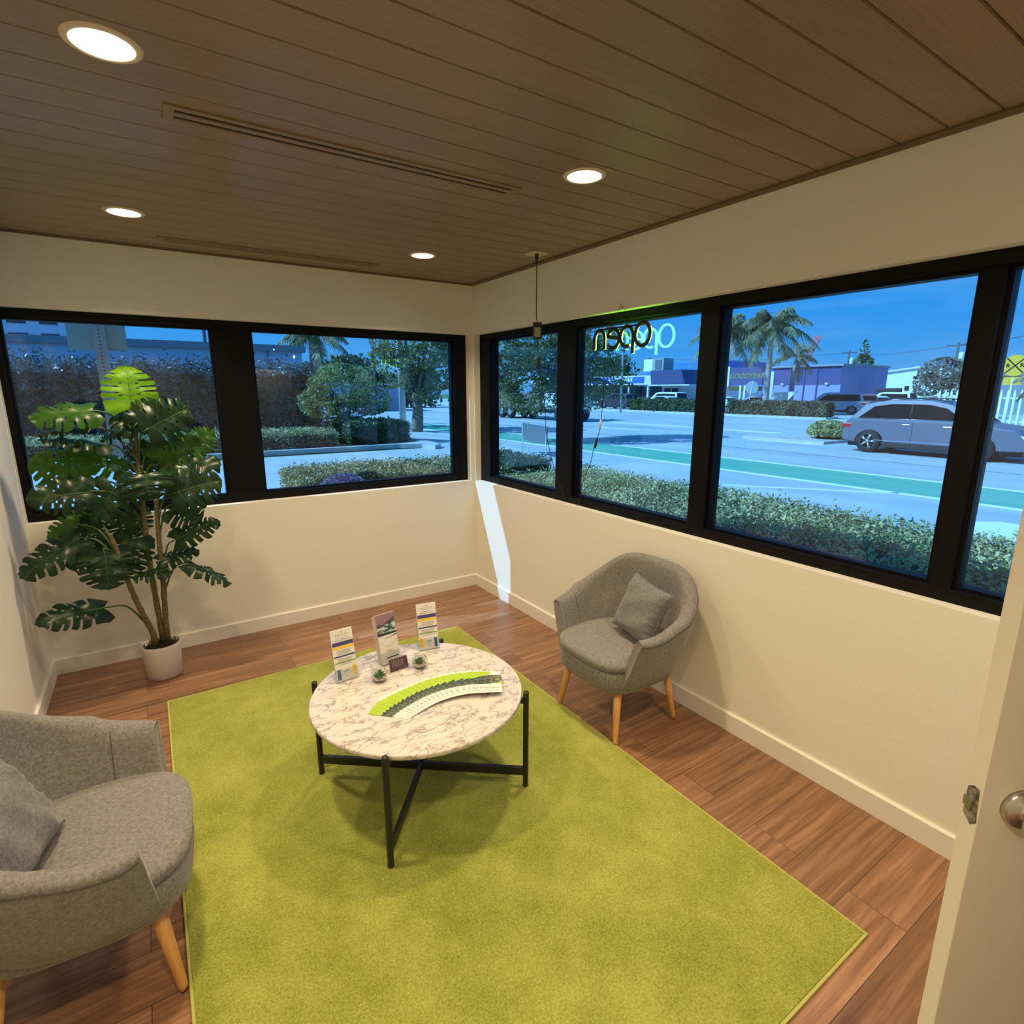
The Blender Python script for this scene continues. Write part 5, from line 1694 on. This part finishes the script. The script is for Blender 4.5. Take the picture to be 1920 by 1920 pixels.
# picket fence
pf = thing('picket_fence', 'white metal picket fence along the far side of the street', 'fence', (33.5, 8.4, G))
for k in range(64):
    y_ = -k * .26
    bm = NB(); prism(bm, [(y_ - .045, 0.1), (y_ + .045, 0.1), (y_ + .045, 1.80), (y_, 1.98), (y_ - .045, 1.80)], -.03, .03, 'x')
    obj('picket', bm, M_WHT2, pf)
obj('rail', B(.03, .07, -16.6, .1, .35, .43), M_WHT2, pf); obj('rail', B(.03, .07, -16.6, .1, 1.5, 1.58), M_WHT2, pf)

# vehicles -------------------------------------------------------------
M_TYRE = mat('tyre_rubber', (.015, .015, .017), .8)
M_RIM = mat('alloy_rim', (.55, .58, .62), .3, .8)
M_CGL = mat('car_glass', (.012, .016, .022), .06)
M_RED = mat('tail_light_red', (.50, .02, .02), .3)
M_TRIMB = mat('black_plastic_trim', (.02, .02, .022), .6)
PROF = {
    'suv': dict(L=4.65, W=1.88, body=[(0, .38), (.02, .72), (.10, .98), (.22, 1.05), (4.65 - 1.35, 1.02), (4.65 - .30, .88), (4.65 - .04, .66), (4.65, .34)],
                cab=[(.16, 1.0), (.55, 1.50), (1.25, 1.63), (2.3, 1.62), (2.85, 1.50), (3.55, 1.0)],
                glass=[(.42, 1.06), (.82, 1.42), (1.3, 1.50), (2.25, 1.50), (2.72, 1.40), (3.22, 1.06)], w=(.80, 3.62), wr=.355),
    'wagon': dict(L=4.9, W=1.9, body=[(0, .38), (.0, .9), (.06, 1.02), (3.4, 1.0), (4.6, .86), (4.86, .62), (4.9, .34)],
                  cab=[(.05, 1.0), (.25, 1.70), (.7, 1.76), (2.6, 1.76), (3.0, 1.66), (3.75, 1.0)],
                  glass=[(.30, 1.08), (.42, 1.58), (2.7, 1.60), (3.35, 1.08)], w=(.85, 3.9), wr=.36),
    'sedan': dict(L=4.6, W=1.8, body=[(0, .36), (.03, .78), (.9, .90), (3.4, .88), (4.35, .76), (4.57, .55), (4.6, .30)],
                  cab=[(.55, .88), (1.25, 1.30), (1.7, 1.42), (2.4, 1.42), (2.75, 1.34), (3.45, .88)],
                  glass=[(.95, .93), (1.38, 1.26), (1.75, 1.34), (2.4, 1.34), (2.68, 1.28), (3.18, .93)], w=(.85, 3.65), wr=.32),
}


def car(label, loc, rz, kind, paint, cat='car', name=None, group=None, hi=False, glint=False):
    p = PROF[kind]; Lc, Wc = p['L'], p['W']; hw = Wc / 2
    r = thing(name or {'suv': 'sport_utility_vehicle', 'wagon': 'minivan', 'sedan': 'sedan_car'}[kind], label, cat, (loc[0], loc[1], G), rz, group)
    mp_ = mat('car_paint', paint, .38, 0.0, spec=.5)
    # side outline with wheel arches, rear at x=0, front at x=L, centred later
    ox = Lc / 2
    out = list(p['body'])
    arch = []
    for wx in p['w'][::-1]:
        for k in range(11):
            a = PI * k / 10
            arch.append((wx + (p['wr'] + .075) * math.cos(a), .30 + (p['wr'] + .05) * math.sin(a)))
    out = out + arch
    bm = NB()
    # shell sections: sides bulge
    sec = [(-1.0, .93), (-.985, .985), (-.93, 1.0)]
    ys = [-hw, -hw + .06, hw - .06, hw]
    ins = [.965, 1.0, 1.0, .965]
    rows = []
    for y_, s in zip(ys, ins):
        rows.append([bm.verts.new(((x - ox) * (s if True else 1), y_, .30 + (z_ - .30) * (1 if s == 1 else .985))) for x, z_ in out])
    n_ = len(out)
    for i in range(3):
        for j in range(n_):
            f = bm.faces.new((rows[i][j], rows[i + 1][j], rows[i + 1][(j + 1) % n_], rows[i][(j + 1) % n_])); f.smooth = False
    bm.faces.new(rows[0][::-1]); bm.faces.new(rows[3])
    bmesh.ops.recalc_face_normals(bm, faces=bm.faces)
    bod = obj('body', bm, mp_, r, bevel=.03 if hi else .02, seg=3)
    bm = NB(); rows = []
    cabp = p['cab']; zt = max(z_ for x, z_ in cabp); zb_ = min(z_ for x, z_ in cabp) - .06

    def cy(z_): return lerp(hw - .04, hw - .24, max(0, (z_ - zb_)) / (zt - zb_))
    pl = [(cabp[0][0], zb_)] + cabp + [(cabp[-1][0], zb_)]
    A = [bm.verts.new((x - ox, cy(z_), z_)) for x, z_ in pl]; C_ = [bm.verts.new((x - ox, -cy(z_), z_)) for x, z_ in pl]
    for j in range(len(pl)):
        q = (j + 1) % len(pl); bm.faces.new((A[j], C_[j], C_[q], A[q]))
    bm.faces.new(A); bm.faces.new(C_[::-1]); bmesh.ops.recalc_face_normals(bm, faces=bm.faces)
    obj('cabin', bm, mp_, r, bevel=.04, seg=3)
    for s in (1, -1):
        bm = NB(); g = p['glass']
        vs = [bm.verts.new((x - ox, s * (cy(z_) + .006), z_)) for x, z_ in g]; bm.faces.new(vs)
        bmesh.ops.solidify(bm, geom=bm.faces[:], thickness=.01)
        sw = obj('side_window', bm, M_CGL, r)
        xm = lerp(g[0][0], g[-1][0], .52)
        zl = g[0][1]
        o = obj('window_pillar', tube(NB(), [(xm - ox, s * (cy(zl) + .012), zl), (xm - ox - .02, s * (cy(zt - .14) + .012), zt - .14)], .03, 5), M_TRIMB, sw)
    for a_, b_2, nm in ((0, 1, 'rear_window'), (len(cabp) - 2, len(cabp) - 1, 'windscreen')):
        (xa, za), (xb, zb2) = cabp[a_], cabp[b_2]
        dx, dz = xb - xa, zb2 - za; ln_ = math.hypot(dx, dz); nx, nz_ = -dz / ln_ * .012, dx / ln_ * .012
        bm = NB(); vs = []
        for t_, s in ((.12, 1), (.9, 1), (.9, -1), (.12, -1)):
            x, z_ = lerp(xa, xb, t_) + nx, lerp(za, zb2, t_) + nz_
            vs.append(bm.verts.new((x - ox, s * (cy(z_) - .08), z_)))
        bm.faces.new(vs); bmesh.ops.solidify(bm, geom=bm.faces[:], thickness=.01); obj(nm, bm, M_CGL, r)
    for s in (1, -1):
        bz = p['body'][2][1] - .12
        obj('tail_light', B(-ox - .015, -ox + .28, s * (hw - .035) - .04, s * (hw - .035) + .04, bz - .11, bz + .03), M_RED, r, bevel=.02)
        obj('headlight', B(ox - .36, ox - .03, s * (hw - .06) - .05, s * (hw - .06) + .05, .60, .74), mat('headlight_glass', (.7, .75, .8), .1), r, bevel=.02)
        obj('sill_trim', B(-ox + p['w'][0] + .42, -ox + p['w'][1] - .42, s * hw - .02, s * hw + .015, .22, .36), M_TRIMB, r)
    obj('underbody', B(-ox + .15, ox - .15, -hw + .2, hw - .2, .18, .75), M_TRIMB, r)
    for wx in p['w']:
        for s in (1, -1):
            bm = NB(); wr = p['wr']
            lathe(bm, [(wr * .62, -.10), (wr * .93, -.10), (wr, -.07), (wr, .07), (wr * .93, .10), (wr * .62, .10)], 28)
            o = obj('wheel', bm, M_TYRE, r); o.location = (wx - ox, s * (hw - .12), wr); o.rotation_euler = (R(90), 0, 0)
            bm = NB(); lathe(bm, [(0, -.02), (.05, -.02), (.05, .03), (0, .03)], 12, (0, 0, -.08 * s))
            for k in range(5):
                a = 2 * PI * k / 5
                for da in (-.10, .10):
                    tube(bm, [(.03 * math.cos(a), .03 * math.sin(a), -.075 * s), (wr * .64 * math.cos(a + da), wr * .64 * math.sin(a + da), -.085 * s)], .018, 5)
            lathe(bm, [(wr * .60, -.095), (wr * .68, -.095), (wr * .68, .095), (wr * .60, .095)], 28)
            obj('rim', bm, M_RIM, o)
            bm = NB(); lathe(bm, [(0, -.03 * s), (wr * .60, -.03 * s), (wr * .60, -.01 * s), (0, -.01 * s)], 20); obj('brake_disc', bm, mat('brake_dark', (.04, .04, .045), .6), o)
    if hi:
        for s in (1, -1):
            obj('door_handle', B(-.62, -.42, s * hw - .01, s * hw + .025, .89, .92), M_RIM, r, bevel=.008)
            obj('door_handle', B(.42, .62, s * hw - .01, s * hw + .025, .87, .90), M_RIM, r, bevel=.008)
            obj('chrome_strip', B(-1.3, 1.35, s * (hw) - .005, s * (hw) + .018, .395, .415), M_RIM, r)
            obj('window_trim', tube(NB(), [(x - ox, s * (cy(z_) + .014), z_) for x, z_ in [p['glass'][0], p['glass'][-1]]], .010, 5), M_RIM, r)
            obj('roof_rail', tube(NB(), crv([Vector((x - ox, s * (hw - .27), z_)) for x, z_ in ((.7, 1.58), (1.4, 1.67), (2.3, 1.66), (2.8, 1.56))], 10), .018, 6), M_TRIMB, r)
            mr_ = obj('wing_mirror', B(.72, .86, s * (hw + .10) - .10, s * (hw + .10) + .06, .98, 1.10), mp_, r, bevel=.03)
            obj('door_seam', tube(NB(), [(-.34, s * (hw + .001), .36), (-.34, s * (hw + .001), .96)], .006, 4), M_TRIMB, r)
            obj('door_seam', tube(NB(), [(.70, s * (hw + .001), .36), (.74, s * (hw + .001), .96)], .006, 4), M_TRIMB, r)
        obj('spoiler', B(-ox + .30, -ox + .62, -hw + .28, hw - .28, 1.50, 1.55), mp_, r, bevel=.015)
    return r


# front towards -y: rotate local +x to -y
car('grey sport utility vehicle driving past on the near side of the street', (17.4, 2.62), R(-90), 'suv', (.15, .145, .18), hi=True)
car('white minivan parked in front of the tyre shop', (43.8, 36.6), R(90), 'wagon', (.75, .80, .82))
car('silver sedan parked in front of the white minivan', (39.6, 33.0), R(90), 'sedan', (.65, .70, .75))
car('pale sedan parked at the right of the silver one by the mullion', (42.6, 30.3), R(90), 'sedan', (.68, .74, .76))
car('dark sport utility vehicle parked behind the hanging branches', (40.3, 39.9), R(90), 'suv', (.05, .04, .06))
car('white sedan parked under the pylon sign', (40.2, 27.2), R(90), 'sedan', (.70, .78, .80))
car('second white sedan under the pylon sign, with dark neighbour', (42.4, 24.9), R(90), 'sedan', (.60, .66, .72))
car('silver sport utility vehicle seen from behind at the end of the brown hedge', (45.5, 20.3), R(118), 'wagon', (.30, .36, .44))
car('maroon hatchback parked right of the silver vehicle', (52, 20.6), R(30), 'suv', (.28, .09, .08))
car('white sedan parked in front of the large white off-roader', (57, 22.0), R(60), 'sedan', (.62, .70, .72))
car('large white off-roader with dark roof load in the far parking lot', (62, 22.9), R(90), 'wagon', (.70, .76, .76))
car('dark pickup-like car parked by the grey-green tree', (58.5, 17.2), R(80), 'sedan', (.10, .10, .14))
car('shiny dark car reflecting the sun beside the picket fence', (50, 14.3), R(70), 'sedan', (.14, .18, .22))
tt_ = thing('car_tailgate', 'white raised hatch of a parked car behind the tall palm', 'car part', (41.2, 21.9, G))
bm = NB(); prism(bm, [(0.8, .95), (1.4, 1.2), (1.0, 1.75), (-1.2, 1.85), (-.2, .9)], 0, .06, 'x'); obj('hatch', bm, M_WHT2, tt_)
obj('strut', tube(NB(), [(.03, .2, .1), (.03, .4, 1.3)], .04, 6), M_BLACK, tt_)
rb = thing('roof_cargo', 'dark cargo box on the roof of the white off-roader', 'roof box', (62, 22.9, G + 1.75))
obj('cargo_shell', B(-.6, .6, -1.0, 1.0, 0, .42), M_TRIMB, rb, bevel=.08)

# truck under the tree: brown load body, white cab with its side to the street, front to -y
tk = thing('utility_truck', 'white cab truck with brown trailer bed partly hidden behind the tree branches', 'truck', (20.2, 27.6, G), R(-90))
obj('load_bed', B(-3.2, 2.4, -1.1, 1.1, .75, 1.75), mat('rusty_bed', (.22, .17, .16), .8), tk, bevel=.03)
obj('chassis', B(-3.2, 5.1, -.8, .8, .5, .75), M_BLACK, tk)
cb_ = obj('cab', B(2.6, 4.2, -1.05, 1.05, .75, 2.75), mat('truck_white', (.68, .76, .78), .4), tk, bevel=.12)
obj('hood', B(4.2, 5.3, -.9, .9, .75, 1.5), mat('truck_white_hood', (.66, .74, .76), .4), tk, bevel=.12)
for s in (1, -1):
    obj('cab_window', B(3.1, 3.95, s * 1.05 - .01, s * 1.05 + .01, 1.75, 2.4), M_CGL, cb_)
obj('cab_windscreen', B(4.19, 4.22, -.85, .85, 1.65, 2.45), M_CGL, cb_)
obj('brown_tarp', B(1.2, 2.5, -1.0, 1.0, 1.75, 2.35), mat('tarp_brown', (.16, .15, .16), .9), tk, bevel=.1)
for x_ in (-2.3, -1.2, 4.4):
    for s in (1, -1):
        bm = NB(); lathe(bm, [(0, -.14), (.44, -.14), (.48, -.1), (.48, .1), (.44, .14), (0, .14)], 24); o = obj('wheel', bm, M_TYRE, tk); o.location = (x_, s * .95, .48); o.rotation_euler = (R(90), 0, 0)
        bm = NB(); lathe(bm, [(0, -.16 * s), (.22, -.155 * s), (.25, -.13 * s)], 18); obj('hub', bm, M_RIM, o)
car('white sedan parked behind the small island tree', (6.9, 31.0), R(150), 'sedan', (.74, .80, .84))
